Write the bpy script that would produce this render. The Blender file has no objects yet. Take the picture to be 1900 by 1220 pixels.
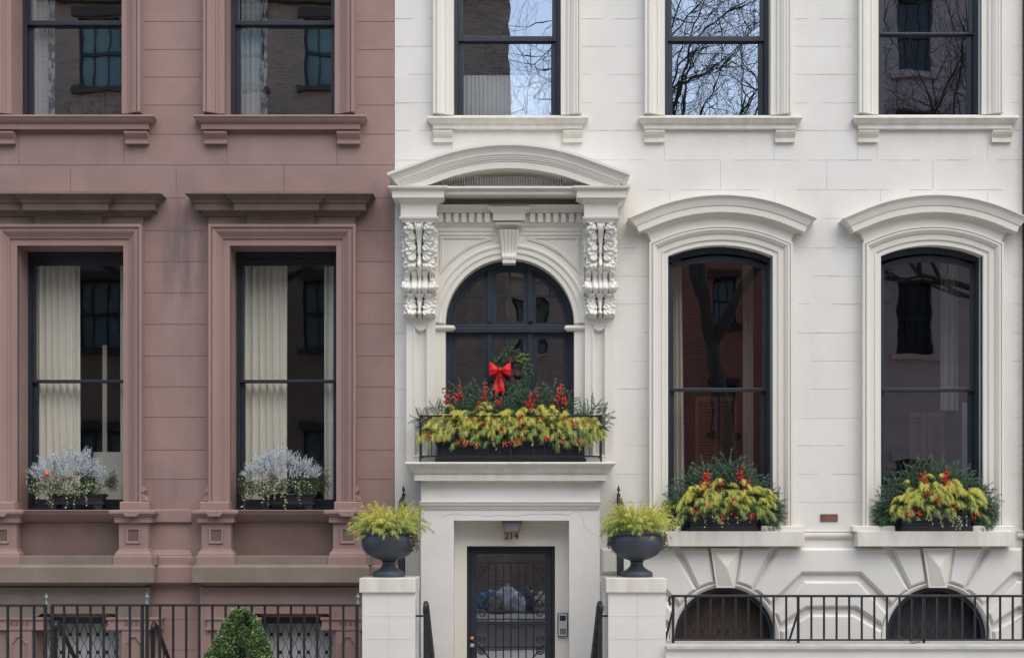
import bpy, bmesh, math, random
from math import pi, sin, cos, sqrt, radians, atan2, exp
from mathutils import Vector, Matrix
from mathutils.geometry import tessellate_polygon
random.seed(7)
scene = bpy.context.scene
COL = scene.collection

# ------------------------------------------------------------------ camera, world, sun, exposure
EYE = 1.65; DIST = 15.0
cam_d = bpy.data.cameras.new('camera'); cam = bpy.data.objects.new('camera', cam_d); COL.objects.link(cam)
cam.location = (0, -DIST, EYE); cam.rotation_euler = (radians(90), 0, 0)
cam_d.sensor_width = 36; cam_d.lens = 36*1.5; cam_d.shift_y = (985-610)/1900; cam_d.clip_end = 2000
scene.camera = cam
world = bpy.data.worlds.new("World"); scene.world = world; world.use_nodes = True
SUN_EL, SUN_AZ = 56, 152     # hazy sun high over the far side of the street (azimuth from +Y towards +X), veiled by cloud
nt = world.node_tree; bg = nt.nodes['Background']
sky = nt.nodes.new('ShaderNodeTexSky'); sky.sky_type = 'NISHITA'; sky.sun_disc = False
sky.sun_elevation = radians(SUN_EL); sky.sun_rotation = radians(SUN_AZ)
sky.air_density = 1.0; sky.dust_density = 1.6; sky.ozone_density = 1.0
nt.links.new(sky.outputs[0], bg.inputs[0]); bg.inputs[1].default_value = 0.15
sun_d = bpy.data.lights.new('sun', 'SUN'); sun_d.energy = 1.5; sun_d.angle = radians(75); sun_d.color = (1, .925, .80)
sun = bpy.data.objects.new('sun', sun_d); COL.objects.link(sun)
sa = radians(SUN_AZ)
sdir = Vector((sin(sa)*cos(radians(SUN_EL)), cos(sa)*cos(radians(SUN_EL)), sin(radians(SUN_EL))))
sun.rotation_euler = sdir.to_track_quat('Z', 'Y').to_euler(); sun.location = (10, 30, 25)
vs = scene.view_settings
scene.display_settings.display_device = 'sRGB'
vs.view_transform = 'Standard'; vs.look = 'None'; vs.gamma = 1; vs.exposure = 0.69

# ------------------------------------------------------------------ measuring helpers (depth y, towards the house positive)
def S(y=0): return 2850/(DIST+y)
def X(px, y=0): return (px-950)/S(y)
def Z(py, y=0): return EYE+(985-py)/S(y)

# ------------------------------------------------------------------ materials
MATS = {}
def mat(name, col, rough=.6, var=.12, nscale=3, col2=None, mixs=.5, bump=.0, bscale=60, metallic=0, spec=.5, streak=False, sss=0):
    if name in MATS: return MATS[name]
    m = bpy.data.materials.new(name); m.use_nodes = True; n = m.node_tree; p = n.nodes['Principled BSDF']
    p.inputs['Roughness'].default_value = rough; p.inputs['Metallic'].default_value = metallic
    p.inputs['Specular IOR Level'].default_value = spec
    tc = n.nodes.new('ShaderNodeTexCoord'); mp = n.nodes.new('ShaderNodeMapping')
    n.links.new(tc.outputs['Object'], mp.inputs[0])
    if streak: mp.inputs['Scale'].default_value = (1, 1, .22)
    no = n.nodes.new('ShaderNodeTexNoise'); no.inputs['Scale'].default_value = nscale; no.inputs['Detail'].default_value = 7; no.inputs['Roughness'].default_value = .6
    n.links.new(mp.outputs[0], no.inputs[0])
    cr = n.nodes.new('ShaderNodeValToRGB'); cr.color_ramp.elements[0].position = .5-mixs/2; cr.color_ramp.elements[1].position = .5+mixs/2
    c2 = col2 if col2 else tuple(c*(1-var*2) for c in col)
    cr.color_ramp.elements[0].color = (*c2, 1); cr.color_ramp.elements[1].color = (*col, 1)
    n.links.new(no.outputs[0], cr.inputs[0]); n.links.new(cr.outputs[0], p.inputs['Base Color'])
    if bump:
        n2 = n.nodes.new('ShaderNodeTexNoise'); n2.inputs['Scale'].default_value = bscale; n2.inputs['Detail'].default_value = 5
        n.links.new(tc.outputs['Object'], n2.inputs[0])
        b = n.nodes.new('ShaderNodeBump'); b.inputs['Strength'].default_value = bump; b.inputs['Distance'].default_value = .01
        n.links.new(n2.outputs[0], b.inputs['Height']); n.links.new(b.outputs[0], p.inputs['Normal'])
    MATS[name] = m; return m

def stain(m, spots, col, nscale=5, sz=.25):
    """mix a stain colour in soft patches of their own shape: spots = (x, z, rx, rz, strength)"""
    n = m.node_tree; p = n.nodes['Principled BSDF']
    src = p.inputs['Base Color'].links[0].from_socket
    tc = n.nodes.new('ShaderNodeTexCoord'); sep = n.nodes.new('ShaderNodeSeparateXYZ'); n.links.new(tc.outputs['Object'], sep.inputs[0])
    def M(op, a, b=None, clamp=False):
        q = n.nodes.new('ShaderNodeMath'); q.operation = op; q.use_clamp = clamp
        for i, v in enumerate((a, b)):
            if v is None: continue
            if isinstance(v, (int, float)): q.inputs[i].default_value = v
            else: n.links.new(v, q.inputs[i])
        return q.outputs[0]
    tot = None
    for x, z, rx, rz, s in spots:
        dx = M('DIVIDE', M('SUBTRACT', sep.outputs[0], x), rx); dz = M('DIVIDE', M('SUBTRACT', sep.outputs[2], z), rz)
        d = M('ADD', M('MULTIPLY', dx, dx), M('MULTIPLY', dz, dz))
        g = M('MULTIPLY', M('SUBTRACT', 1, d, True), s)
        tot = g if tot is None else M('ADD', tot, g)
    mp = n.nodes.new('ShaderNodeMapping'); mp.inputs['Scale'].default_value = (1, 1, sz); n.links.new(tc.outputs['Object'], mp.inputs[0])
    no = n.nodes.new('ShaderNodeTexNoise'); no.inputs['Scale'].default_value = nscale; no.inputs['Detail'].default_value = 6; no.inputs['Roughness'].default_value = .65
    n.links.new(mp.outputs[0], no.inputs[0])
    f = M('MULTIPLY', tot, M('MULTIPLY', M('SUBTRACT', no.outputs[0], .33), 3.2, True), True)
    mx = n.nodes.new('ShaderNodeMix'); mx.data_type = 'RGBA'
    n.links.new(f, mx.inputs[0]); n.links.new(src, mx.inputs[6]); mx.inputs[7].default_value = (*col, 1)
    n.links.new(mx.outputs[2], p.inputs['Base Color'])

def tone_blocks(m, row, z0, width, tones=(.955, 1.0)):
    n = m.node_tree; p = n.nodes['Principled BSDF']; src = p.inputs['Base Color'].links[0].from_socket
    tc = n.nodes.new('ShaderNodeTexCoord'); sp = n.nodes.new('ShaderNodeSeparateXYZ'); cb = n.nodes.new('ShaderNodeCombineXYZ'); ad = n.nodes.new('ShaderNodeMath'); ad.inputs[1].default_value = -z0
    n.links.new(tc.outputs['Object'], sp.inputs[0]); n.links.new(sp.outputs[2], ad.inputs[0]); n.links.new(sp.outputs[0], cb.inputs[0]); n.links.new(ad.outputs[0], cb.inputs[1])
    b = n.nodes.new('ShaderNodeTexBrick'); n.links.new(cb.outputs[0], b.inputs[0]); b.inputs['Scale'].default_value = 1; b.inputs['Brick Width'].default_value = width; b.inputs['Row Height'].default_value = row; b.inputs['Mortar Size'].default_value = 0
    b.inputs['Color1'].default_value = (tones[0],)*3+(1,); b.inputs['Color2'].default_value = (tones[1],)*3+(1,)
    mx = n.nodes.new('ShaderNodeMix'); mx.data_type = 'RGBA'; mx.blend_type = 'MULTIPLY'; mx.inputs[0].default_value = 1
    n.links.new(src, mx.inputs[6]); n.links.new(b.outputs[0], mx.inputs[7]); n.links.new(mx.outputs[2], p.inputs['Base Color'])

def glass_mat(name='window_glass', refl=.34, tint=(1, 1, 1), rough=0.0, wave=.0004):
    m = bpy.data.materials.new(name); m.use_nodes = True; n = m.node_tree; n.nodes.clear()
    out = n.nodes.new('ShaderNodeOutputMaterial'); mix = n.nodes.new('ShaderNodeMixShader')
    tr = n.nodes.new('ShaderNodeBsdfTransparent'); gl = n.nodes.new('ShaderNodeBsdfGlossy'); gl.inputs['Roughness'].default_value = rough
    tr.inputs[0].default_value = (.93*tint[0], .95*tint[1], .94*tint[2], 1); gl.inputs[0].default_value = (.95, .97, 1, 1)
    lw = n.nodes.new('ShaderNodeLayerWeight'); lw.inputs[0].default_value = .5      # Facing works from either side of the sheet
    pw = n.nodes.new('ShaderNodeMath'); pw.operation = 'POWER'; pw.inputs[1].default_value = 4; n.links.new(lw.outputs['Facing'], pw.inputs[0])
    ma = n.nodes.new('ShaderNodeMath'); ma.operation = 'MULTIPLY_ADD'; ma.use_clamp = True; ma.inputs[1].default_value = 1-refl; ma.inputs[2].default_value = refl
    n.links.new(pw.outputs[0], ma.inputs[0]); n.links.new(ma.outputs[0], mix.inputs[0])
    tc = n.nodes.new('ShaderNodeTexCoord'); no = n.nodes.new('ShaderNodeTexNoise'); no.inputs['Scale'].default_value = 3.5; no.inputs['Detail'].default_value = 1
    n.links.new(tc.outputs['Object'], no.inputs[0]); b = n.nodes.new('ShaderNodeBump'); b.inputs['Strength'].default_value = 1; b.inputs['Distance'].default_value = wave
    n.links.new(no.outputs[0], b.inputs['Height']); n.links.new(b.outputs[0], gl.inputs['Normal'])
    n.links.new(tr.outputs[0], mix.inputs[1]); n.links.new(gl.outputs[0], mix.inputs[2]); n.links.new(mix.outputs[0], out.inputs[0])
    return m

def brick_mat(name, c1, c2, mortar, scale=4.0):
    m = bpy.data.materials.new(name); m.use_nodes = True; n = m.node_tree; p = n.nodes['Principled BSDF']
    tc = n.nodes.new('ShaderNodeTexCoord'); sp = n.nodes.new('ShaderNodeSeparateXYZ'); cb = n.nodes.new('ShaderNodeCombineXYZ')
    n.links.new(tc.outputs['Object'], sp.inputs[0])
    ad = n.nodes.new('ShaderNodeMath'); n.links.new(sp.outputs[0], ad.inputs[0]); n.links.new(sp.outputs[1], ad.inputs[1])
    n.links.new(ad.outputs[0], cb.inputs[0]); n.links.new(sp.outputs[2], cb.inputs[1])
    b = n.nodes.new('ShaderNodeTexBrick'); n.links.new(cb.outputs[0], b.inputs[0])
    b.inputs['Color1'].default_value = (*c1, 1); b.inputs['Color2'].default_value = (*c2, 1); b.inputs['Mortar'].default_value = (*mortar, 1)
    b.inputs['Scale'].default_value = 1; b.inputs['Brick Width'].default_value = .215; b.inputs['Row Height'].default_value = .072; b.inputs['Mortar Size'].default_value = .011
    no = n.nodes.new('ShaderNodeTexNoise'); no.inputs['Scale'].default_value = 1.2; no.inputs['Detail'].default_value = 5; n.links.new(tc.outputs['Object'], no.inputs[0])
    mx = n.nodes.new('ShaderNodeMix'); mx.data_type = 'RGBA'; mx.blend_type = 'MULTIPLY'; mx.inputs[0].default_value = .35
    n.links.new(b.outputs[0], mx.inputs[6]); n.links.new(no.outputs[0], mx.inputs[7]); n.links.new(mx.outputs[2], p.inputs['Base Color'])
    p.inputs['Roughness'].default_value = .85; MATS[name] = m; return m

BROWN = mat('painted_brownstone', (.355, .237, .208), .8, nscale=2.2, col2=(.285, .188, .162), mixs=.5, bump=.28, bscale=55)
BROWN_TRIM = mat('painted_brownstone_trim', (.345, .228, .198), .75, nscale=3, col2=(.27, .175, .150), mixs=.55, bump=.1, bscale=45, streak=True)
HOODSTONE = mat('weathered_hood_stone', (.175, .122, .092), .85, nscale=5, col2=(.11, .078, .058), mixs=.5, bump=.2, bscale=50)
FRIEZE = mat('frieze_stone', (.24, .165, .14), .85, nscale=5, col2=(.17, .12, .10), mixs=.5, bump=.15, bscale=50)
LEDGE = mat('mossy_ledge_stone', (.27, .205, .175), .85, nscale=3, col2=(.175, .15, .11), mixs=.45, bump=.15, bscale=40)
APRON = mat('dark_recess_tone', (.20, .132, .115), .85, nscale=3, col2=(.13, .085, .07), mixs=.5, bump=.1)
JOINTB = mat('brown_joint', (.20, .125, .11), .9)
WHITE = mat('cream_painted_wall', (.785, .765, .715), .6, nscale=2.0, col2=(.715, .69, .635), mixs=.42, bump=.16, bscale=30)
TRIM = mat('cream_painted_trim', (.78, .75, .67), .55, nscale=3, col2=(.70, .665, .585), mixs=.55, bump=.06, bscale=40, streak=True)
SILLW = mat('cream_sill_paint', (.76, .74, .68), .55, nscale=9, col2=(.66, .61, .52), mixs=.3, bump=.08, bscale=40, streak=True)
JOINTW = mat('cream_joint', (.55, .535, .49), .9)
CRACK = mat('crack_line', (.10, .095, .085), .9)
CARVE = mat('carved_cream_paint', (.80, .785, .73), .5, nscale=6, col2=(.72, .70, .63), bump=.05, bscale=60)
BLACK = mat('navy_black_paint', (.030, .038, .053), .38, var=.2, nscale=8, bump=.05, bscale=60)
IRON = mat('black_iron', (.022, .024, .028), .45, var=.2, nscale=10, bump=.15, bscale=90)
URNM = mat('charcoal_urn', (.058, .067, .084), .5, var=.12, nscale=5, bump=.08, bscale=50)
BOXM = mat('planter_black', (.022, .026, .034), .42, var=.15, nscale=6)
COPPER = mat('aged_copper', (.36, .16, .08), .45, var=.2, nscale=20, metallic=.5)
BRASS = mat('brass', (.7, .45, .18), .3, metallic=.9)
STEEL = mat('brushed_steel', (.62, .62, .63), .45, metallic=.25)
LAMPG = mat('lamp_glass', (.22, .26, .29), .2)
PANELD = mat('dark_screen', (.03, .04, .05), .2)
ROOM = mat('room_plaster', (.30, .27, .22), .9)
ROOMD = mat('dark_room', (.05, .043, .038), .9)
CURT = mat('cream_curtain', (.90, .87, .79), .9, nscale=4, col2=(.85, .81, .72), streak=True)
CURTW = mat('white_curtain', (.88, .90, .92), .9, nscale=4, col2=(.78, .81, .84), streak=True)
WOOD = mat('dark_red_wood', (.16, .055, .03), .4, nscale=3, col2=(.09, .03, .02), streak=True)
BLIND = mat('grey_blind', (.82, .84, .85), .8, nscale=2)
BLINDR = mat('red_brown_blind', (.11, .07, .055), .8, nscale=4)
BLINDK = mat('dark_grey_blind', (.06, .062, .066), .8, nscale=4)
BLUEP = mat('blue_pattern', (.06, .10, .18), .9)
GLASS = glass_mat(refl=.5); GLASSC = glass_mat('clear_parlour_glass', .17); GLASSM = glass_mat('arched_window_glass', .42); GLASSD = glass_mat('dim_glass', .14); GLASSP = glass_mat('portal_glass', .42, wave=.0012)
VERD = mat('verdigris', (.25, .36, .33), .6)
ASPH = mat('asphalt', (.09, .088, .085), .9, nscale=8, bump=.3, bscale=120)
PAVE = mat('bluestone_paving', (.45, .43, .39), .85, nscale=2, bump=.15)
EARTH = mat('ground_earth', (.12, .11, .09), .95, nscale=1)
CONC = mat('coping_paint', (.60, .60, .58), .7, nscale=5, col2=(.42, .41, .39), mixs=.45, bump=.15, bscale=40)

# foliage
FIR = [mat('fir_dark', (.04, .092, .05), .55, nscale=20), mat('fir_mid', (.09, .185, .10), .5, nscale=20), mat('fir_light', (.18, .29, .19), .5, nscale=20)]
GOLD = [mat('gold_cypress', (.72, .66, .10), .55, nscale=20), mat('lime_cypress', (.48, .53, .10), .55, nscale=20), mat('green_cypress', (.21, .31, .07), .55, nscale=20), mat('dark_cypress', (.07, .12, .03), .6, nscale=20)]  # the plant's own colours: yellow tips, greener lower down
FROST = [mat('frost_pale', (.88, .92, .94), .7, nscale=20), mat('frost_grey', (.70, .76, .80), .7, nscale=20), mat('frost_dark', (.42, .48, .52), .7, nscale=20)]
IVY = [mat('ivy_green', (.10, .16, .06), .45, nscale=20), mat('ivy_pale', (.42, .45, .24), .45, nscale=20), mat('ivy_dark', (.035, .07, .03), .45, nscale=20)]
OLIVE = [mat('cedar_olive', (.11, .12, .045), .6, nscale=20), mat('cedar_dark', (.04, .06, .035), .6, nscale=20)]
BERRY = mat('red_berry', (.80, .016, .018), .25, nscale=20, var=.1)
BOXW = [mat('boxwood_a', (.12, .21, .07), .35, nscale=20), mat('boxwood_b', (.25, .36, .13), .35, nscale=20), mat('boxwood_c', (.025, .055, .018), .4, nscale=20)]
RED = mat('red_velvet_ribbon', (.72, .008, .010), .55, nscale=8, var=.1)
CONE = mat('pinecone', (.10, .045, .028), .7, nscale=30)
BARK = mat('bark', (.085, .072, .058), .9, nscale=9, col2=(.035, .03, .025), bump=.5, bscale=30, streak=True)
SOIL = mat('potting_soil', (.03, .022, .015), .95)
TWIG = mat('twig_brown', (.16, .08, .045), .8)

# ------------------------------------------------------------------ object helpers
WO = {}      # world origin of every parent
def thing(name, label, cat, loc=(0, 0, 0), group=None):
    o = bpy.data.objects.new(name, None); COL.objects.link(o); o.location = loc; o.empty_display_size = .2
    o['label'] = label; o['category'] = cat
    if group: o['group'] = group
    WO[o] = Vector(loc); return o
def tag(o, label, cat, group=None):
    o['label'] = label; o['category'] = cat
    if group: o['group'] = group
    return o
def dup_tree(o, parent=None):
    c = o.copy(); COL.objects.link(c)
    if parent: c.parent = parent
    for ch in list(o.children): dup_tree(ch, c)
    return c

class MB:
    def __init__(s): s.v = []; s.f = []; s.m = []; s.mi = 0
    def add(s, vs, fs):
        b = len(s.v); s.v += [tuple(v) for v in vs]; s.f += [tuple(b+i for i in f) for f in fs]; s.m += [s.mi]*len(fs)
    def box(s, x0, x1, y0, y1, z0, z1):
        if x0 > x1: x0, x1 = x1, x0
        if y0 > y1: y0, y1 = y1, y0
        if z0 > z1: z0, z1 = z1, z0
        s.add([(x0, y0, z0), (x1, y0, z0), (x1, y1, z0), (x0, y1, z0), (x0, y0, z1), (x1, y0, z1), (x1, y1, z1), (x0, y1, z1)],
              [(0, 3, 2, 1), (4, 5, 6, 7), (0, 1, 5, 4), (1, 2, 6, 5), (2, 3, 7, 6), (3, 0, 4, 7)])
        return s
    def sheet(s, poly, y):
        s.add([(x, y, z) for x, z in poly], [tuple(range(len(poly)))]); return s
    def prism(s, poly, y0, y1, inset=0):
        """polygon in x,z; front at y0, back at y1; inset shrinks the front for a chamfer"""
        n = len(poly); cx = sum(p[0] for p in poly)/n; cz = sum(p[1] for p in poly)/n
        back = [(x, y1, z) for x, z in poly]
        if inset:
            fr = inset_poly(poly, inset)
            mid = [(x, y0+inset, z) for x, z in poly]; front = [(x, y0, z) for x, z in fr]
            s.add(back+mid+front, [tuple(range(2*n, 3*n)), tuple(range(n))[::-1]] +
                  [(i, (i+1) % n, n+(i+1) % n, n+i) for i in range(n)] + [(n+i, n+(i+1) % n, 2*n+(i+1) % n, 2*n+i) for i in range(n)])
        else:
            front = [(x, y0, z) for x, z in poly]
            s.add(back+front, [tuple(range(n, 2*n)), tuple(range(n))[::-1]] + [(i, (i+1) % n, n+(i+1) % n, n+i) for i in range(n)])
        return s
    def mold(s, x0, x1, prof, yb=0, b=0):
        """horizontal moulding with mitred returns. prof = [(z, d)...] bottom to top, d = projection (also sideways)"""
        n = len(prof); vs = []
        e = (lambda d: max(0, d-b))
        for (z, d) in prof: vs.append((x0-e(d), yb, z))
        for (z, d) in prof: vs.append((x0-e(d), yb-d, z))
        for (z, d) in prof: vs.append((x1+e(d), yb-d, z))
        for (z, d) in prof: vs.append((x1+e(d), yb, z))
        fs = []
        for k in range(3):
            for i in range(n-1): fs.append((k*n+i, k*n+i+1, (k+1)*n+i+1, (k+1)*n+i))
        fs.append((0, n, 2*n, 3*n)); fs.append((n-1, 2*n-1, 3*n-1, 4*n-1)[::-1])
        s.add(vs, fs); return s
    def pm(s, x0, x1, prof, yb=0, b=0):
        """mold with heights given as photo rows of the front edge; None repeats the height before"""
        out = []; last = None
        for py, d in prof:
            z = last if py is None else Z(py, yb-d); out.append((z, d)); last = z
        return s.mold(x0, x1, out, yb, b)
    def sweep(s, path, prof, yb=0, closed=False, returns=False, capends=True):
        """path in x,z; prof = [(n outward, d projection)]; mitred; left-hand side of the path is outward"""
        P = [Vector(p) for p in path]; n = len(P); m = len(prof); rings = []
        def seg(i, j):
            d = P[j]-P[i]; d.normalize(); return d
        for i in range(n):
            if closed: a = seg(i-1, i); b = seg(i, (i+1) % n)
            else:
                a = seg(i-1, i) if i > 0 else seg(0, 1); b = seg(i, i+1) if i < n-1 else seg(n-2, n-1)
            na = Vector((-a.y, a.x)); nb = Vector((-b.y, b.x)); mt = na+nb; mt.normalize(); k = 1/max(.25, mt.dot(na))
            ring = []
            for (o, d) in prof:
                q = P[i]+mt*(o*k)
                if returns and i == 0: q = q-a*d
                if returns and i == n-1: q = q+b*d
                ring.append((q.x, yb-d, q.y))
            rings.append(ring)
        if returns:
            rings.insert(0, [(x, yb, z) for x, y, z in rings[0]]); rings.append([(x, yb, z) for x, y, z in rings[-1]])
        vs = [v for r in rings for v in r]; R = len(rings); fs = []
        for k in range(R if closed else R-1):
            k2 = (k+1) % R
            for i in range(m-1): fs.append((k*m+i, k2*m+i, k2*m+i+1, k*m+i+1))
        if not closed and capends and not returns:
            fs.append(tuple(range(m))); fs.append(tuple(range((R-1)*m, R*m))[::-1])
        s.add(vs, fs); return s
    def tube(s, pts, r, sides=6, cap=True):
        P = [Vector(p) for p in pts]; n = len(P); R = r if isinstance(r, (list, tuple)) else [r]*n
        up = Vector((0, 0, 1)); vs = []
        prev = None
        for i in range(n):
            t = (P[min(i+1, n-1)]-P[max(i-1, 0)])
            if t.length < 1e-9: t = Vector((0, 0, 1))
            t.normalize()
            if prev is None:
                a = t.cross(up) if abs(t.z) < .95 else t.cross(Vector((1, 0, 0)))
            else: a = prev - t*prev.dot(t)
            if a.length < 1e-6: a = t.orthogonal()
            a.normalize(); prev = a; b = t.cross(a)
            for k in range(sides):
                an = 2*pi*(k+.5)/sides; vs.append(P[i]+(a*cos(an)+b*sin(an))*R[i])
        fs = [(i*sides+k, i*sides+(k+1) % sides, (i+1)*sides+(k+1) % sides, (i+1)*sides+k) for i in range(n-1) for k in range(sides)]
        if cap: fs += [tuple(range(sides))[::-1], tuple(range((n-1)*sides, n*sides))]
        s.add(vs, fs); return s
    def lathe(s, prof, c=(0, 0, 0), seg=40):
        m = len(prof); vs = []
        for k in range(seg):
            a = 2*pi*k/seg
            for r, z in prof: vs.append((c[0]+r*cos(a), c[1]+r*sin(a), c[2]+z))
        fs = [(k*m+i, ((k+1) % seg)*m+i, ((k+1) % seg)*m+i+1, k*m+i+1) for k in range(seg) for i in range(m-1)]
        s.add(vs, fs); return s
    def ball(s, c, r, q=1, seg=6, rings=4):
        vs = [(c[0], c[1], c[2]+r*q)]
        for i in range(1, rings):
            a = pi*i/rings
            for k in range(seg): b = 2*pi*k/seg; vs.append((c[0]+r*sin(a)*cos(b), c[1]+r*sin(a)*sin(b), c[2]+r*q*cos(a)))
        vs.append((c[0], c[1], c[2]-r*q)); L = len(vs)-1
        fs = [(0, 1+k, 1+(k+1) % seg) for k in range(seg)]
        for i in range(rings-2):
            for k in range(seg): fs.append((1+i*seg+k, 1+(i+1)*seg+k, 1+(i+1)*seg+(k+1) % seg, 1+i*seg+(k+1) % seg))
        fs += [(L, 1+(rings-2)*seg+(k+1) % seg, 1+(rings-2)*seg+k) for k in range(seg)]
        s.add(vs, fs); return s
    def build(s, name, mats, parent=None, smooth=False, bevel=0, recalc=True):
        off = WO.get(parent, Vector((0, 0, 0))) if parent else Vector((0, 0, 0))
        org = off
        if parent is None and s.v:      # free-standing mesh: origin at its base centre
            xs = [v[0] for v in s.v]; ys = [v[1] for v in s.v]; zs = [v[2] for v in s.v]
            org = Vector(((min(xs)+max(xs))/2, (min(ys)+max(ys))/2, min(zs)))
        me = bpy.data.meshes.new(name); me.from_pydata([(v[0]-org.x, v[1]-org.y, v[2]-org.z) for v in s.v], [], s.f)
        if not isinstance(mats, (list, tuple)): mats = [mats]
        for m in mats: me.materials.append(m)
        if len(mats) > 1: me.polygons.foreach_set('material_index', s.m)
        if recalc:
            bm = bmesh.new(); bm.from_mesh(me); bmesh.ops.recalc_face_normals(bm, faces=bm.faces); bm.to_mesh(me); bm.free()
        if smooth is True: me.polygons.foreach_set('use_smooth', [True]*len(me.polygons))
        me.update()
        o = bpy.data.objects.new(name, me); COL.objects.link(o)
        if smooth == 'auto':
            me.polygons.foreach_set('use_smooth', [True]*len(me.polygons))
            me.set_sharp_from_angle(angle=radians(35))
        if parent: o.parent = parent; WO[o] = off
        else: o.location = org; WO[o] = org
        if bevel:
            bv = o.modifiers.new('bevel', 'BEVEL'); bv.width = bevel; bv.segments = 2; bv.limit_method = 'ANGLE'; bv.angle_limit = radians(30); bv.harden_normals = False
        return o

def inset_poly(poly, t):
    n = len(poly); A = sum(poly[i][0]*poly[(i+1) % n][1]-poly[(i+1) % n][0]*poly[i][1] for i in range(n)); sg = 1 if A > 0 else -1
    out = []
    for i in range(n):
        p0 = Vector(poly[i-1]); p1 = Vector(poly[i]); p2 = Vector(poly[(i+1) % n])
        a = (p1-p0).normalized(); b = (p2-p1).normalized(); na = Vector((-a.y, a.x))*sg; nb = Vector((-b.y, b.x))*sg
        mt = (na+nb); mt.normalize(); k = 1/max(.35, mt.dot(na)); q = p1+mt*t*k; out.append((q.x, q.y))
    return out

def segarc(x0, x1, zs, zt, n=24):
    """circular arc from (x0,zs) over (mid,zt) to (x1,zs)"""
    h = zt-zs; w = (x1-x0)/2; r = (w*w+h*h)/(2*h); cx = (x0+x1)/2; cz = zt-r; a = math.asin(min(1, w/r))
    if h > w: a = pi-a
    return [(cx+r*sin(t), cz+r*cos(t)) for t in [-a+2*a*i/n for i in range(n+1)]]

def wall_sheet(name, outer, holes, mt, parent, y=0, thick=None, joints=None):
    """flat wall in x,z with openings; each opening is (polygon, reveal depth)"""
    loops = [[Vector((x, z, 0)) for x, z in outer]]+[[Vector((x, z, 0)) for x, z in h[0]] for h in holes]
    tris = tessellate_polygon(loops); flat = [v for l in loops for v in l]
    mb = MB(); mb.add([(v.x, y, v.y) for v in flat], [t for t in tris])
    for h, dp in holes:
        n = len(h); mb.add([(x, y, z) for x, z in h]+[(x, y+dp, z) for x, z in h], [(i, (i+1) % n, n+(i+1) % n, n+i) for i in range(n)])
    if thick:
        n = len(outer); mb.add([(x, y, z) for x, z in outer]+[(x, y+thick, z) for x, z in outer], [(i, (i+1) % n, n+(i+1) % n, n+i) for i in range(n)])
    if joints:      # mortar lines belong to the wall's own surface
        mb.mi = 1; mb.add(joints.v, joints.f); mt = [mt, joints.mt]
    return mb.build(name, mt, parent)

def rect(x0, x1, z0, z1): return [(x0, z0), (x1, z0), (x1, z1), (x0, z1)]

# ------------------------------------------------------------------ the setting: ground
def structure(o): o['kind'] = 'structure'; return o
structure(MB().box(-300, 300, -300, 300, -.9, -.66).build('ground', EARTH))
structure(MB().box(-60, 60, -6.0, -1.62, -.65, 0).build('pavement', PAVE, bevel=.01))
structure(MB().box(-60, 60, -13.2, -6.004, -.65, -.13).build('road', ASPH))
structure(MB().box(-60, 60, -19.8, -13.204, -.65, 0).build('far_pavement', PAVE, bevel=.01))
structure(MB().box(-60, 60, -6.0, -5.86, 0.002, 0.006).box(-60, 60, -13.35, -13.21, .002, .006).build('kerb', CONC))
structure(MB().box(-60, 60, -1.45, .6, -.655, -.45).build('areaway_floor', PAVE))

# ------------------------------------------------------------------ window builder
def sash_window(root, x0, x1, z0, z1, zm, y, fw=.045, st=.05, head=.06, bot=.07, rail=.035, arch=None, glass=GLASS, m=BLACK, lower_in=.045):
    """double-hung window filling x0..x1, z0..z1 at depth y. arch = height of the arc above z1"""
    f = MB(); dpt = .115
    def ring(mb, a0, a1, b0, b1, w_side, w_top, w_bot, ya, yb, arc):
        # side stiles, bottom and (curved) top rail
        mb.box(a0, a0+w_side, ya, yb, b0, b1); mb.box(a1-w_side, a1, ya, yb, b0, b1)
        mb.box(a0+w_side, a1-w_side, ya+.001, yb, b0, b0+w_bot)
        if arc:
            o = segarc(a0, a1, b1, b1+arc, 20); i = segarc(a0+w_side, a1-w_side, b1-w_top*.55, b1+arc-w_top, 20)
            mb.prism(o+i[::-1], ya+.0005, yb)
        else: mb.box(a0+w_side, a1-w_side, ya+.001, yb, b1-w_top, b1)
    ring(f, x0, x1, z0, z1, fw, head*.55, .03, y, y+dpt, arch)
    # staff bead on the frame
    b = .012
    f.box(x0+fw, x0+fw+b, y+.012, y+dpt, z0+.03, z1-head*.4); f.box(x1-fw-b, x1-fw, y+.012, y+dpt, z0+.03, z1-head*.4)
    fo = f.build('window', m, root, bevel=.003)
    ix0, ix1 = x0+fw+b, x1-fw-b; it = z1-head*.55
    u = MB(); ring(u, ix0, ix1, zm-rail, it, st*.8, head*.6, rail, y+.03, y+.065, arch*.86 if arch else None)
    uo = u.build('upper_sash', m, fo, bevel=.003)
    l = MB(); ring(l, ix0, ix1, z0+.03, zm+.005, st, rail*1.25, bot, y+.03+lower_in, y+.068+lower_in, None)
    lo = l.build('lower_sash', m, fo, bevel=.003)
    g = MB()
    gx0, gx1 = ix0+st*.8-.005, ix1-st*.8+.005
    if arch: poly = [(gx0, zm-.01), (gx1, zm-.01)]+segarc(gx0, gx1, it-head*.33, it+arch*.86-head*.6, 20)[::-1]
    else: poly = rect(gx0, gx1, zm-.01, it-head*.6+.005)
    g.sheet(poly, y+.047); g.build('pane', glass, uo)
    g2 = MB(); g2.sheet(rect(ix0+st-.005, ix1-st+.005, z0+.03+bot-.005, zm-rail), y+.052+lower_in)
    g2.build('pane', glass, lo)
    return fo

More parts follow.
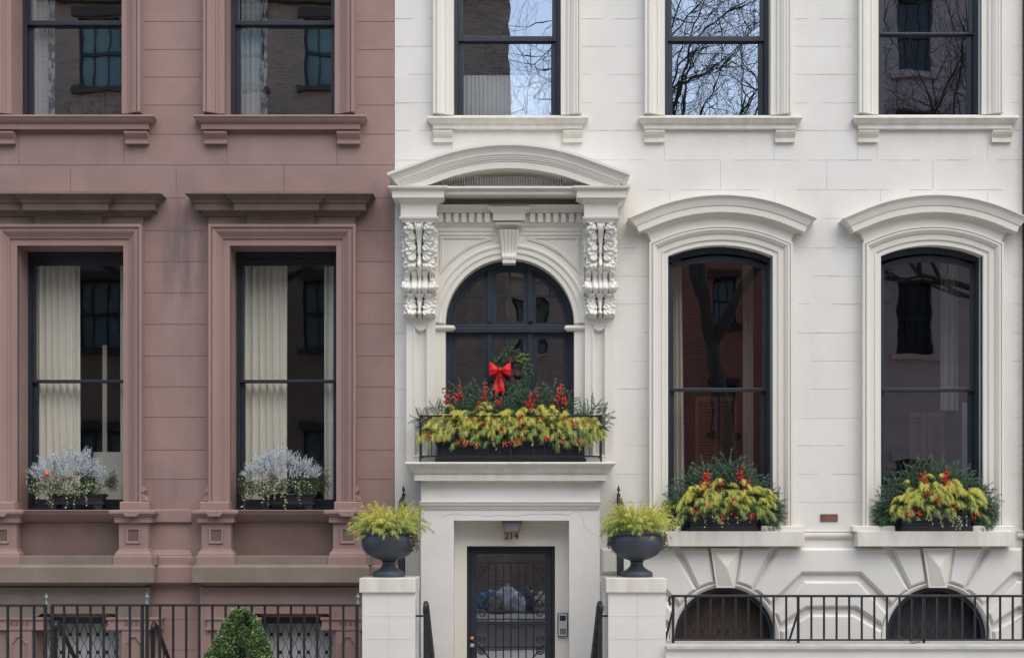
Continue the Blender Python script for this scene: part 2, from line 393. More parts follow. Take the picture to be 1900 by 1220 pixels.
def curtain(x0, x1, z0, z1, y, folds, mt, amp=.03, flare=0.0, label='', group=None, gather=0, cat='curtain'):
    mb = MB(); nx = int(folds*10); nz = 14; vs = []
    rr = random.Random(int((x0+9)*100)); ph = [rr.uniform(.7, 1.3) for _ in range(folds+2)]
    for j in range(nz+1):
        t = j/nz; z = z0+(z1-z0)*t
        for i in range(nx+1):
            u = i/nx; x = x0+(x1-x0)*u; x = x0+(x-x0)*(1+flare*(1-t))
            k = u*folds; a = ph[int(k)]; yy = y-amp*a*(.75+.25*t)*sin(2*pi*k+.5*sin(3*t+k))
            vs.append((x, yy, z))
    w = nx+1; mb.add(vs, [(j*w+i, j*w+i+1, (j+1)*w+i+1, (j+1)*w+i) for j in range(nz) for i in range(nx)])
    o = mb.build('curtain', mt, None, smooth=True, recalc=False); tag(o, label, cat, group); return o

# ------------------------------------------------------------------ the brownstone on the left
BH = thing('brown_townhouse', 'mauve-brown painted stone townhouse filling the left of the picture, with flat projecting hoods', 'house', (-3.2, 0, 0))
BX0, BX1 = -7.3, X(732)
bwins = [dict(off=-394), dict(off=0)]
holes = []; RV = .30
for w in bwins:
    o = w['off']; w['lo'] = (X(428+o), X(625+o), Z(945), Z(457)); w['up'] = (X(418+o), X(622+o), Z(213), Z(-125))
    x0, x1, z0, z1 = w['lo']; holes.append((rect(x0, x1, z0, z1), RV))
    x0, x1, z0, z1 = w['up']; holes.append((rect(x0, x1, z0, z1), RV))
    x0, x1 = X(466+o), X(620+o); w['ba'] = (x0, x1, -.5, Z(1144)); holes.append((rect(*w['ba']), .3))
# masonry joints
j = MB(); JT = .0035
def jb(mb, px0, px1, py, th=.006, yy=0, wob=0): 
    z = Z(py); mb.box(X(px0), X(px1), yy-.0015, yy+.002, z-th/2, z+th/2)
def jv(mb, px, py0, py1, th=.005, yy=0): mb.box(X(px)-th/2, X(px)+th/2, yy-.0016, yy+.002, Z(py1), Z(py0))
for (a, b) in ((-300, -16), (268, 377), (663, 731)):
    for py in (-13, 40, 92, 143, 195): jb(j, a, b, py)
for (a, b) in ((-300, -16), (268, 383), (662, 731)):
    for py in (428, 485, 543, 601, 660, 717, 773, 834, 888): jb(j, a, b, py)
jb(j, -300, 731, 306); jb(j, -300, 731, 249); jb(j, 300, 345, 367); jb(j, 693, 731, 367); 
for px in (35, 230, 421, 625): jv(j, px, 250, 305)
for px in (131, 327, 527): jv(j, px, 307, 360)
for py in (1148, 1205): jb(j, 277, 369, py, .006)
j.mt = JOINTB
wall_sheet('wall', rect(BX0, BX1-.002, -.65, 13.4), holes, BROWN, BH, joints=j)
tone_blocks(BROWN, 57.6/190, Z(428), .95, (.93, 1.0))
stain(BROWN, [(X(300)+3.2, Z(900), .35, .3, .4), (X(690)+3.2, Z(700), .25, .9, .3), (X(200)+3.2, Z(280), .5, .2, .35), (X(345)+3.2, Z(455), .30, .75, .75), (X(700)+3.2, Z(395), .2, .35, .5), (X(330)+3.2, Z(560), .35, 1.4, .25), (X(10)+3.2, Z(390), .3, .4, .5), (X(640)+3.2, Z(250), .25, .3, .18), (X(430)+3.2, Z(275), .2, .25, .15)], (.12, .095, .10), 7, .15)

for w in bwins:
    o = w['off']; first = o != 0
    x0, x1, z0, z1 = w['lo']
    # eared architrave of the parlour window
    prof = [(0, -.02), (0, .045), (.062, .045), (.066, .062), (.078, .068), (.082, .062), (.125, .10), (.150, .108), (.158, .115), (.160, .102), (.166, .102), (.168, .118), (.195, .118), (.197, 0)]
    s = MB(); s.sweep([(x0, Z(931)), (x0, z1), (x1, z1), (x1, Z(931))], prof); s.build('window_surround', BROWN_TRIM, BH, bevel=.0)
    # plinth blocks and side scrolls
    for sx, a in ((-1, x0), (1, x1)):
        p = MB(); e0, e1 = (a-.27, a+.01) if sx < 0 else (a-.01, a+.27)
        p.pm(e0, e1, [(946, 0), (None, .14), (932, .14), (930, .128), (None, 0)], b=.14); p.build('plinth_block', BROWN_TRIM, BH, bevel=.006)
        sc = MB(); xo = a+sx*.195
        pts = [(xo-sx*.02, Z(902)), (xo+sx*.015, Z(903)), (xo+sx*.028, Z(909)), (xo+sx*.01, Z(913)), (xo+sx*.012, Z(918)), (xo+sx*.04, Z(922)), (xo+sx*.055, Z(928)), (xo+sx*.055, Z(930)), (xo-sx*.02, Z(930))]
        sc.prism(pts, -.10, 0, .006); sc.tube([(xo+sx*.012, -.112, Z(909)), (xo+sx*.012, -.09, Z(909))], .02, 12); sc.build('side_scroll', BROWN_TRIM, BH)
    # frieze and hood
    fx0, fx1 = X(387+o, -.05), X(659.5+o, -.05)
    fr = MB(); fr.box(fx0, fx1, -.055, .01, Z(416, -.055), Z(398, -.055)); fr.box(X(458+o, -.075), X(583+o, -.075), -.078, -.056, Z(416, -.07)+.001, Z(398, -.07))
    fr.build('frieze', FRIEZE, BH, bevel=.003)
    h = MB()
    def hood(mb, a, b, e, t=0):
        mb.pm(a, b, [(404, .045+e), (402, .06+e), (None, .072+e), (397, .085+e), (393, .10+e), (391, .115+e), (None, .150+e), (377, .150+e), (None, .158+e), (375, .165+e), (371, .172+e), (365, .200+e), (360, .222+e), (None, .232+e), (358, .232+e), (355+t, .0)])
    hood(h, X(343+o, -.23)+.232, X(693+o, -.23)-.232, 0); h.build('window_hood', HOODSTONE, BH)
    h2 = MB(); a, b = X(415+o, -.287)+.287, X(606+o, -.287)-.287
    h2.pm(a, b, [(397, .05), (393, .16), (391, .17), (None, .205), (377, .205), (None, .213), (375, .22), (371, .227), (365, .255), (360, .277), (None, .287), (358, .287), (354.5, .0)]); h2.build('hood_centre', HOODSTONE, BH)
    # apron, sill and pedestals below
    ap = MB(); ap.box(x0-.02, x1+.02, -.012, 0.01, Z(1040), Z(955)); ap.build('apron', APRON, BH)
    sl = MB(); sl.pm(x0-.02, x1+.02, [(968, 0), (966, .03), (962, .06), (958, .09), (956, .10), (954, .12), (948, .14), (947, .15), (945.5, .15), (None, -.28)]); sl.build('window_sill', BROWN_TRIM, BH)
    for sx, a in ((-1, x0), (1, x1)):
        c = a+sx*.118; cw = .142
        q = MB()
        q.pm(c-cw, c+cw, [(1048, 0), (None, .168), (1032, .168), (1031, .16), (1029, .16), (1026, .155), (1022, .14), (1021, .134), (1019, .134), (1018, .125), (968.5, .125)], b=.125)
        q.pm(c-cw, c+cw, [(969, .10), (None, .16), (959, .16), (958, .168), (956, .185), (953, .195), (952, .205), (947, .205), (945.5, .195), (944.5, 0)], b=.125)
        k = c; q.prism([(k-.085, Z(952, -.2)), (k-.05, Z(958, -.2)), (k+.05, Z(958, -.2)), (k+.085, Z(952, -.2)), (k+.085, Z(947, -.2)), (k-.085, Z(947, -.2))], -.222-.0, -.15, .004)
        q.ball((k, -.165, Z(963, -.17)), .016)
        for e0, e1, t in ((.072, .060, .0), ):
            zz0, zz1 = Z(1008, -.125), Z(978, -.125); hx = .073
            fr_ = [(c-hx, zz0), (c-hx, zz1), (c+hx, zz1), (c+hx, zz0)]
            q.sweep(fr_, [(-.026, 0), (-.026, .125), (-.022, .138), (-.004, .141), (0, .125)], closed=True)
        q.build('pedestal', BROWN_TRIM, BH, bevel=.003)
        pn = MB(); pn.box(c-.05, c+.05, -.1275, -.12, Z(1003, -.125), Z(983, -.125)); pn.build('pedestal_panel', APRON, BH)
    # upper window: architrave, sill, brackets
    x0, x1, z0, z1 = w['up']
    s = MB(); s.sweep([(x0, z0), (x0, z1), (x1, z1), (x1, z0)], prof); s.build('window_surround', BROWN_TRIM, BH)
    u = MB(); u.pm(X(358+o, -.135)+.135, X(679+o, -.135)-.135, [(243, .0), (None, .07), (229, .07), (228, .08), (226, .095), (222, .112), (217, .125), (216, .135), (214, .135), (213, .13), (None, -.28)]); us = u.build('upper_sill', BROWN_TRIM, BH)
    for p0, p1 in ((378, 420), (625, 668)):
        k = MB(); a, b = X(p0+o, -.07), X(p1+o, -.07)
        k.pm(a, b, [(269, 0), (None, .055), (261, .055), (None, .048), (258, .05), (252, .075), (247, .095), (243, .10), (None, 0)], b=1); k.build('bracket', BROWN_TRIM, us, bevel=.002)
    # belts and ledges
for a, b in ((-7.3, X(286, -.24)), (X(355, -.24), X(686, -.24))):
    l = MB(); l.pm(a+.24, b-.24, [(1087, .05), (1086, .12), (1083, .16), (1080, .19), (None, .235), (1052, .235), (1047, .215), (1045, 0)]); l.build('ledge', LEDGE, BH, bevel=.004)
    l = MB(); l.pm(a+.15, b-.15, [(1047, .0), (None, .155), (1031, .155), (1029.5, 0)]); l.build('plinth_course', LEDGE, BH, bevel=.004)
def belt(a, b, pr):
    MB().pm(a, b, pr).build('belt_course', BROWN_TRIM, BH, bevel=.003)
for a, b in ((X(290), X(350)), (X(700), X(727))):
    belt(a, b, [(968, .0), (None, .035), (946, .035), (944, 0)])
    belt(a-.02, b, [(1047, 0), (None, .06), (1033, .06), (1031, .045), (1028, .045), (1025, .03), (1021, .02), (1019, 0)])
    belt(a-.03, b-.02, [(1087, .0), (1084, .05), (1080, .065), (None, .10), (1052, .10), (1047, .08), (1046, 0)])
# basement projections, window heads and little pilasters
for w in bwins:
    o = w['off']; x0, x1, z0, z1 = w['ba']
    a = BX0 if o else X(371, -.1); b = X(277, -.1) if o else X(688, -.1)
    poly_out = rect(a, b, -.6, Z(1090)); hole = [(x0, -.6), (x0, z1), (x0+.06, z1+.06), (x1-.06, z1+.06), (x1, z1), (x1, -.6)]
    full = [(a, -.6), (a, Z(1088)), (b, Z(1088)), (b, -.6), (x1, -.6), (x1, z1), (x1-.05, z1+.04), (x0+.05, z1+.04), (x0, z1), (x0, -.6)]
    p = MB(); tr = tessellate_polygon([[Vector((x, z, 0)) for x, z in full]]); p.add([(x, -.10, z) for x, z in full], tr)
    n = len(full); p.add([(x, -.10, z) for x, z in full]+[(x, .0, z) for x, z in full], [(i, (i+1) % n, n+(i+1) % n, n+i) for i in range(n)]); p.build('basement_wall', LEDGE if o else BROWN_TRIM, BH)
    hd = MB(); hd.box(x0, x1, .02, .10, Z(1156), z1); hd.build('basement_lintel', BLACK, BH)
    for sx, e in ((-1, x0), (1, x1)):
        c = e+sx*.15; q = MB()
        za, zb = Z(1168, -.15), Z(1145, -.15)
        q.mold(c-.13, c+.13, [(za, 0), (za, .135), (za+.03, .135), (za+.03, .125), (zb-.02, .125), (zb-.02, .14), (zb, .14), (zb+.004, 0)])
        q.mi = 1
        for t in (-.075, -.025, .025, .075): q.box(c+t-.014, c+t+.014, -.129, -.1, za+.045, zb-.035)  # dark squares paint the shade of the sockets; no hollow is cut
        q.build('pilaster_cap', [BROWN_TRIM, APRON], BH)
        q = MB(); q.box(c-.12, c+.12, -.125, -.1, -.6, za)
        zt = Z(1180, -.13)
        path = [(c-.075, -.5), (c-.075, zt-.06), (c-.055, zt-.05), (c-.035, zt-.02), (c-.035, zt), (c+.035, zt), (c+.035, zt-.02), (c+.055, zt-.05), (c+.075, zt-.06), (c+.075, -.5)]
        q.sweep(path, [(-.012, .12), (-.010, .137), (.0, .140), (.004, .12)]); q.build('basement_pilaster', BROWN_TRIM, BH)
for w in bwins:
    x0, x1, z0, z1 = w['lo']; sash_window(BH, x0-.03, x1+.03, z0, z1+.02, Z(704, .33), RV, fw=.05, st=.045, head=.13, bot=.08, rail=.028, glass=GLASSC)
    x0, x1, z0, z1 = w['up']; sash_window(BH, x0-.03, x1+.03, z0, z1+.02, Z(38, .33) , RV, fw=.055, st=.05, head=.08, bot=.012, rail=.045)
# rooms behind the brown windows
rm = MB(); rm.box(BX0+.1, BX1-.1, .5, 4.5, .9, 4.75); rm.box(BX0+.1, BX1-.1, .5, 4.5, 5.0, 8.9)
o = rm.build('interior', ROOM, BH)
bm = bmesh.new(); bm.from_mesh(o.data)   # open the front of the rooms
bmesh.ops.delete(bm, geom=[f for f in bm.faces if abs(f.calc_center_median().y-.5) < .01], context='FACES'); bm.to_mesh(o.data); bm.free()
for w in bwins:
    x0, x1, z0, z1 = w['ba']; MB().box(x0-.05, x1+.05, .19, .21, -.62, z1+.1).build('basement_blind', BLIND, BH)
for w in bwins:
    x0, x1, z0, z1 = w['ba']; g = MB(); n = 9; step = (x1-x0)/n
    for k in range(n+1):
        for sg in (-1, 1):
            pts = []; z = z1; i = 0
            while z > -.5: pts.append((x0+k*step+(sg*step*.42 if i % 2 else sg*.006), .13+.006*sg, z)); z -= .088; i += 1
            g.tube(pts, .0042, 4, False)
            for q in pts[::2]: g.box(q[0]-.009, q[0]+.009, .122, .14, q[2]-.016, q[2]+.016)
    g.build('diamond_grille', IRON, BH)
# curtains of the parlour and upper windows
for i, w in enumerate(bwins):
    o = w['off']; x0, x1, z0, z1 = w['lo']; yy = .49
    side = ('left-hand', 'right-hand')[i]
    curtain(X(440+o, yy), X((533 if i else 541)+o, yy), z0-.2, z1+.3, yy, 7 if i else 8, CURT, .035, .04 if i == 0 else -.0, 'wide pleated cream curtain at the left of the %s ground-floor brownstone window' % side, 'drapes in the brownstone parlour windows')
    curtain(X((602 if i else 618)+o, yy), X(640+o, yy), z0-.2, z1+.3, yy, 3, CURT, .03, 0, 'narrow cream curtain at the right edge of the %s ground-floor brownstone window' % side, 'drapes in the brownstone parlour windows')
    if i == 0:
        t = thing('folding_screen', 'pale upright screen panel standing inside the left-hand ground-floor brownstone window', 'screen', (X(206, .8), .8, .9))
        MB().box(X(176, .8), X(240, .8), .80, .83, .9, Z(838, .8)).build('panel', CURT, t, bevel=.005); MB().box(X(190, .95), X(198, .95), .95, .98, .9, Z(640, .95)).build('upright', CURT, t)
    yy = .47
    curtain(X(448+o, yy), X(483+o, yy), 5.0, 8.3, yy, 4, CURTW, .03, 0, 'thin white curtain in the %s upper brownstone window' % side, 'curtains in the upper brownstone windows')
    curtain(X(484+o, yy), X(496+o, yy), 5.0, 8.3, yy, 2, mat('patterned_blue_edge', (.10, .17, .28), .9, nscale=9, col2=(.75, .78, .80), mixs=.06), .02, 0, 'blue and white patterned curtain edge in the %s upper brownstone window' % side, 'patterned curtains in the upper brownstone windows')

# ------------------------------------------------------------------ the white house
WH = thing('white_townhouse', 'cream painted townhouse with a curved entrance pediment and arched parlour windows, number 214', 'house', (1.9, 0, 0))
WX0, WX1 = X(732), X(1897)
wup = [(842, 1040.7, 804, 1080.5, 214), (1233, 1429, 1196, 1473.6, 214), (1628.6, 1820, 1591.6, 1875, 213)]
wlo = [(1238.7, 1432.7), (1632.5, 1822)]
wba = [(1344.6, 1182), (1737, 1181)]
holes = []
def arch_open(cx, hw, zs, zb, n=28, extra=0):
    return [(cx-hw, zb)]+[(cx-(hw+extra)*cos(pi*i/n), zs+(hw+extra)*sin(pi*i/n)) for i in range(n+1)]+[(cx+hw, zb)]
for a, b, c, d, e in wup: holes.append((rect(X(a), X(b), Z(e), Z(-125)), .09))
for a, b in wlo: holes.append(([(X(a), Z(984))]+segarc(X(a), X(b), Z(475), Z(455), 24)+[(X(b), Z(984))], .10))
PCX, PHW, PZS = X(946), 119/190, Z(601)
holes.append((arch_open(PCX, PHW+.01, PZS, Z(856)), .2))
holes.append((rect(X(840), X(1057), -.6, Z(963)), .3))
for cx, cy in wba: holes.append((arch_open(X(cx), 93/190, Z(cy), -.6), .2))
j = MB(); j.mt = JOINTW; rr = random.Random(3)
def wj(px0, px1, py):
    """painted-over joint: mostly a hairline, here and there an open crack"""
    x = X(px0); xe = X(px1); z = Z(py)
    while x < xe:
        L = rr.uniform(.05, .22); x2 = min(x+L, xe); th = rr.choice((.0025, .0025, .003, .004, .0062)); zz = z+rr.uniform(-.0015, .0015)
        if rr.random() > .22: j.box(x, x2, -.0015, .002, zz-th/2, zz+th/2)
        x = x2
up = (-17, 35, 86, 138, 191, 242)
for a, b in ((733, 804), (1080, 1196), (1474, 1592), (1875, 1896)):
    for py in up: wj(a, b, py)
wj(733, 1896, 297); wj(733, 760, 352); wj(1165, 1896, 352)
for a, b in ((733, 752), (1140, 1204), (1480, 1597), (1878, 1896)):
    for py in (405, 460, 512, 564, 617, 669, 721, 775, 826, 879, 931): wj(a, b, py)
for px in (1337, 1534, 1731): jv(j, px, 298, 351, .004)
for px in (1243, 1438, 1634, 1832): jv(j, px, 353, 372, .003)
for px in (838, 942, 1042, 1233, 1436, 1591, 1628, 1832): jv(j, px, 262, 296, .003)
wall_sheet('wall', rect(WX0+.002, WX1, -.65, 13.4), holes, WHITE, WH, joints=j)
tone_blocks(WHITE, 52.5/190, Z(405), 1.0, (.965, 1.0))
stain(WHITE, [(X(942)-1.9, Z(262), .9, .10, .35), (X(1337)-1.9, Z(258), .85, .12, .35), (X(1738)-1.9, Z(258), .85, .12, .35), (X(1830)-1.9, Z(300), .4, .25, .3), (X(1260)-1.9, Z(330), .3, .2, .25), (X(1150)-1.9, Z(430), .2, .35, .45), (X(1500)-1.9, Z(700), .2, .6, .2), (X(800)-1.9, Z(910), .3, .12, .4), (X(1090)-1.9, Z(910), .3, .12, .4), (X(1885)-1.9, Z(820), .25, 1.4, .35), (X(1500)-1.9, Z(380), .3, .3, .3), (X(1560)-1.9, Z(935), .3, .3, .2), (X(742)-1.9, Z(850), .12, .7, .5)], (.55, .52, .42), 5, .3)

# upper windows
profw = [(0, -.02), (0, .03), (.055, .03), (.058, .045), (.070, .050), (.074, .044), (.085, .044), (.095, .060), (.125, .078), (.140, .078), (.150, .088), (.165, .085), (.167, .070), (.172, .070), (.174, .088), (.198, .088), (.2, 0)]
SW = ((792, 1092), (1185, 1490), (1584, 1892))
for i, (a, b, c, d, e) in enumerate(wup):
    x0, x1, z0, z1 = X(a), X(b), Z(e), Z(-125)
    s = MB(); s.sweep([(x0, z0), (x0, z1), (x1, z1), (x1, z0)], profw); s.build('window_surround', TRIM, WH)
    u = MB(); u.pm(X(SW[i][0], -.1)+.10, X(SW[i][1], -.1)-.10, [(241, 0), (None, .045), (231, .045), (230, .055), (228, .065), (224, .08), (220, .092), (219, .10), (216.5, .10), (e+1.5, .095), (None, -.1)])
    us = u.build('upper_sill', SILLW, WH)
    for k0, k1 in ((c-1, c+37), (d-37, d+1)):
        k = MB(); p, q = X(k0)+.004, X(k1)-.004
        k.pm(p, q, [(265, 0), (None, .035), (257, .035), (None, .028), (254, .032), (249, .055), (244, .07), (241, .072), (None, 0)], b=1); k.build('bracket', SILLW, us, bevel=.002)
    sash_window(WH, x0-.005, x1+.005, z0-.01, z1+.01, Z(60 if i < 2 else 53), .085, fw=.035, st=.05, head=.08, bot=.015, rail=.05 if i < 2 else .02, lower_in=.03)

# parlour windows with segmental hoods
for (a, b) in wlo:
    x0, x1 = X(a), X(b); sh = X(b)-X(1432.7)
    arc = segarc(x0, x1, Z(476), Z(456), 26); path = [(x0, Z(984))]+arc+[(x1, Z(984))]
    pr = [(0, -.05), (0, .045), (.045, .045), (.048, .058), (.060, .062), (.064, .052), (.080, .055), (.108, .055), (.110, .070), (.135, .092), (.147, .096), (.155, .090), (.157, .074), (.163, .074), (.165, .092), (.185, .092), (.187, 0)]
    s = MB(); s.sweep(path, pr, capends=False); s.build('window_surround', TRIM, WH)
    # plinths
    for sx, e in ((-1, x0), (1, x1)):
        q = MB(); q0, q1 = (e-.17, e) if sx < 0 else (e, e+.17)
        q.pm(q0-.008, q1+.008, [(985, 0), (None, .112), (976, .112), (974.5, .10), (None, 0)]); q.build('plinth_block', TRIM, WH)
    # frieze band and hood follow the arc
    fw = .187
    fa = segarc(x0-fw+.075, x1+fw-.075, Z(440), Z(416), 26)
    h = MB(); h.sweep(fa, [(-.035, 0), (-.035, .072), (.045, .072), (.062, .078), (.068, .09), (.085, .10), (.088, .105), (.088, .158), (.150, .158), (.152, .166), (.165, .170), (.172, .172), (.205, .182), (.235, .202), (.236, .212), (.246, .212), (.252, 0)], returns=True)
    h.build('window_hood', TRIM, WH)
    sx0, sx1 = X(a-42, -.16), X(b+60, -.16)
    sl = MB(); sl.box(sx0, sx1, -.17, .09, Z(1013, -.17), Z(985, -.17)); sl.build('window_sill', SILLW, WH, bevel=.005)
    z0 = Z(985, -.17)
    sash_window(WH, x0-.005, x1+.005, z0, Z(477), Z(719, .1), .095, fw=.03, st=.045, head=.10, bot=.09, rail=.03, arch=.108, lower_in=.04, glass=GLASSM)
for a, b in ((1497, 1594), (1893, 1896)):
    q = MB(); q.pm(X(a), X(b), [(999, 0), (998, .02), (994, .034), (990, .034), (988, .02), (987, .02), (986, .028), (984, .028), (983, 0)]); q.build('belt_course', TRIM, WH)

# rusticated basement: raised blocks round the two arches
R0 = 94/190; 
def arcpts(cx, cy, r, a0, a1, n=8): return [(X(cx)+r*cos(radians(a0+(a1-a0)*i/n)), Z(cy)+r*sin(radians(a0+(a1-a0)*i/n))) for i in range(n+1)]
def P(*pts): return [(X(a), Z(b)) for a, b in pts]
RB = MB(); ins = .022; RIM = R0+.05
for k, (cx, cy) in enumerate(wba):
    dx = cx-1344.6; dy = cy-1182
    for sg in (-1, 1):
        a = arcpts(cx, cy, RIM, 90-sg*11.5, 90-sg*29, 5)      # voussoir beside the keystone
        pl = a+P((cx+sg*84, 1016), (cx+sg*30, 1016))
        MB().prism(pl, -.05, .0, ins).build('arch_block', WHITE, WH)
    # keystone with faceted face
    ks = [(cx-27.5, 1016), (cx+27.5, 1016), (cx+17, 1089), (cx-17, 1089)]
    q = MB(); q.prism(P(*ks), -.07, .05)
    inn = inset_poly(P(*ks), .022); apex = (X(cx+1), -.12, Z(1052)); v = [(x, -.072, z) for x, z in inn]
    q.add(v+[apex], [(0, 1, 4), (1, 2, 4), (2, 3, 4), (3, 0, 4)]); q.build('keystone', TRIM, WH)
    rim = MB(); pth = [(X(cx)-R0, -.5)]+arcpts(cx, cy, R0, 180, 0, 30)+[(X(cx)+R0, -.5)]
    rim.sweep(pth, [(0, -.18), (0, .012), (.01, .024), (.022, .024), (.024, .036), (.042, .036), (.044, 0)], capends=False); rim.build('arch_rim', TRIM, WH)
c1, c2 = wba[0][0], wba[1][0]; m_ = (c1+c2)/2
def between(cl, cr, xl=None, xr=None):
    """three stacked raised panels between two arches (either may lie outside the house)"""
    t = []
    L = lambda r0, r1: arcpts(cl, 1181.5, RIM, r0, r1, 6)
    Rr = lambda r0, r1: arcpts(cr, 1181.5, RIM, 180-r1, 180-r0, 6)
    mid = (cl+cr)/2; hw = 54
    top = P((cl+99, 1016), (cr-99, 1016))+Rr(36, 59)+P((mid+hw, 1063), (mid-hw, 1063))+L(36, 59)
    md = P((mid-hw+4, 1077), (mid+hw-4, 1077))+Rr(13, 26)+P((mid+hw-9, 1126), (mid-hw+9, 1126))+L(13, 26)
    lo = P((mid-hw+12, 1139), (mid+hw-12, 1139))+Rr(-2, 7)+[(X(cr)-RIM, -.4), (X(cl)+RIM, -.4)]+L(-2, 7)
    return [top, md, lo]
def clip(poly, xmin, xmax):
    for sgn, lim in ((1, xmin), (-1, -xmax)):
        out = []; n = len(poly)
        for i in range(n):
            p, q = poly[i], poly[(i+1) % n]; a, b = sgn*p[0]-lim, sgn*q[0]-lim
            if a >= 0: out.append(p)
            if (a >= 0) != (b >= 0): t = a/(a-b); out.append((p[0]+(q[0]-p[0])*t, p[1]+(q[1]-p[1])*t))
        poly = out
        if len(poly) < 3: return None
    # drop duplicates
    o = []
    for p in poly:
        if not o or (abs(p[0]-o[-1][0])+abs(p[1]-o[-1][1])) > 1e-4: o.append(p)
    return o
xl, xr = X(1115), X(1895)
for cl, cr in ((c1-392.4, c1), (c1, c2), (c2, c2+392.4)):
    for pl in between(cl, cr):
        pl = clip(pl, xl, xr)
        if pl: MB().prism(pl, -.05, 0, .0 if len(pl) < 4 else ins).build('wall_block', WHITE, WH)
for k, (cx, cy) in enumerate(wba):
    g = MB(); x = X(cx); step = .083
    for kx in range(-6, 7):
        for sg in (-1, 1):
            pts = []; i = 0; z = Z(cy)+R0
            while z > -.4:
                if z < Z(cy) or (x+kx*step-x)**2+(z-Z(cy))**2 < (R0*.98)**2: pts.append((x+kx*step+(sg*step*.42 if i % 2 else sg*.006), .12+.005*sg, z))
                z -= .088; i += 1
            if len(pts) > 1:
                g.tube(pts, .004, 4, False)
                for q in pts[::2]: g.box(q[0]-.008, q[0]+.008, .112, .13, q[2]-.014, q[2]+.014)
    g.build('diamond_grille', IRON, WH)
    b = MB(); ar = arch_open(X(cx), R0+.03, Z(cy), -.6); b.prism(ar, .19, .2)
    b.build('basement_blind', BLINDR if k == 0 else BLINDK, WH)
    s = MB(); s.sweep([(X(cx)-R0, -.5)]+arcpts(cx, cy, R0, 180, 0, 24)+[(X(cx)+R0, -.5)], [(0, -.03), (-.045, -.03), (-.045, -.12)], yb=0, capends=False); s.build('basement_frame', BLACK, WH)

for t_, a, b in ((BH, BX0, BX1-.003), (WH, WX0+.003, WX1)):
    MB().box(a, b, .02, 11, 13.2, 13.5).build('added_roof', ASPH, t_); MB().box(a, b, 10.8, 11, -.6, 13.2).build('added_rear_wall', BROWN if t_ is BH else WHITE, t_)  # unseen roof and rear wall, added to block sun from behind the houses
LH = thing('added_row_house', 'unseen brown house block added beyond the left edge to stop sun spilling past', 'house', (-13, 0, 0))
MB().box(-24, BX0-.004, 0, 11, -.6, 13.5).build('walls', BROWN, LH)  # unseen mass added against sun spilling round the left end
# ------------------------------------------------------------------ entrance bay
EN = []
def arc_at(cx, r, z, n=28): return [(cx-r*cos(pi*i/n), z+r*sin(pi*i/n)) for i in range(n+1)]
# face plate with arched opening and sunk spandrels
pl_o = rect(X(808), X(1084), Z(857), Z(428)); hole = arch_open(PCX, PHW, PZS, Z(857)+.001)
full = [(X(808), Z(857)), (X(808), Z(384)), (X(1084), Z(384)), (X(1084), Z(857))]+[(PCX+PHW, Z(857))]+arc_at(PCX, PHW, PZS)[::-1]+[(PCX-PHW, Z(857))]
tr = tessellate_polygon([[Vector((x, z, 0)) for x, z in full]]); q = MB(); q.add([(x, -.06, z) for x, z in full], tr)
n = len(full); q.add([(x, -.06, z) for x, z in full]+[(x, .09, z) for x, z in full], [(i, (i+1) % n, n+(i+1) % n, n+i) for i in range(n)])
q.build('portal_face', TRIM, WH)
# archivolt
av = MB(); av.sweep(arc_at(PCX, PHW, PZS, 40), [(0, .0), (0, .062+.02), (.045, .082), (.05, .092), (.062, .097), (.066, .09), (.105, .09), (.108, .10), (.125, .106), (.14, .10), (.145, .06)], capends=True); av.build('archivolt', TRIM, WH)
# spandrel panel mouldings
for sg in (-1, 1):
    cxm = PCX; ro = .825; xo = X(946+sg*129); zt = Z(440); xi = X(946+sg*32)
    a_s = math.acos((xo-cxm)*sg/ro); a_i = math.acos((xi-cxm)*sg/ro)
    arcp = [(cxm+sg*ro*cos(t), PZS+ro*sin(t)) for t in [a_s+(a_i-a_s)*i/12 for i in range(13)]]
    path = [(xo, zt)]+arcp+[(xi, zt)]
    if sg < 0: path = path[::-1]
    q = MB(); q.sweep(path, [(-.03, .06), (-.028, .072), (-.020, .078), (-.012, .072), (-.008, .07), (-.003, .076), (.0, .06)], closed=True); q.build('spandrel_moulding', TRIM, WH)
# imposts
for sg in (-1, 1):
    a, b = sorted((X(946+sg*137), X(946+sg*119)))
    q = MB(); q.pm(a, b+(.0), [(614, .06), (613, .075), (611, .08), (610, .092), (607, .098), (606, .09), (604, .09), (603, .06)], yb=0); q.build('impost', TRIM, WH)
# frieze mouldings and dentils
q = MB(); ex0, ex1 = X(806), X(1084)
q.box(ex0, ex1, -.10, -.059, Z(413, -.1), Z(380, -.1))
def strip(mb, prof, x0=ex0, x1=ex1):
    n = len(prof); mb.add([(x0, -d, z) for z, d in prof]+[(x1, -d, z) for z, d in prof], [(i, i+1, n+i+1, n+i) for i in range(n-1)]); 
strip(q, [(Z(437, -.06), .06), (Z(436, -.06), .07), (Z(431, -.07), .07), (Z(429, -.07), .082), (Z(426, -.08), .085), (Z(425, -.08), .078), (Z(421, -.08), .08), (Z(419, -.09), .095), (Z(414, -.1), .105), (Z(413, -.1), .115), (Z(412, -.1), .10)])
strip(q, [(Z(395, -.12), .10), (Z(395, -.12), .135), (Z(391, -.12), .14), (Z(388, -.13), .165), (Z(383, -.15), .18), (Z(381, -.16), .20), (Z(379, -.16), .10)])
fz = q.build('entablature_frieze', TRIM, WH)
for sg in (-1, 1):
    for k in range(8):
        c = 946+sg*(42+14.4*k); c0, c1_ = c-4.6, c+4.6
        if c > 1078 or c < 812: continue
        MB().box(X(c0-0, -.12), X(c1_, -.12), -.138, -.1, Z(412.3, -.12), Z(396, -.12)).build('dentil', TRIM, fz)
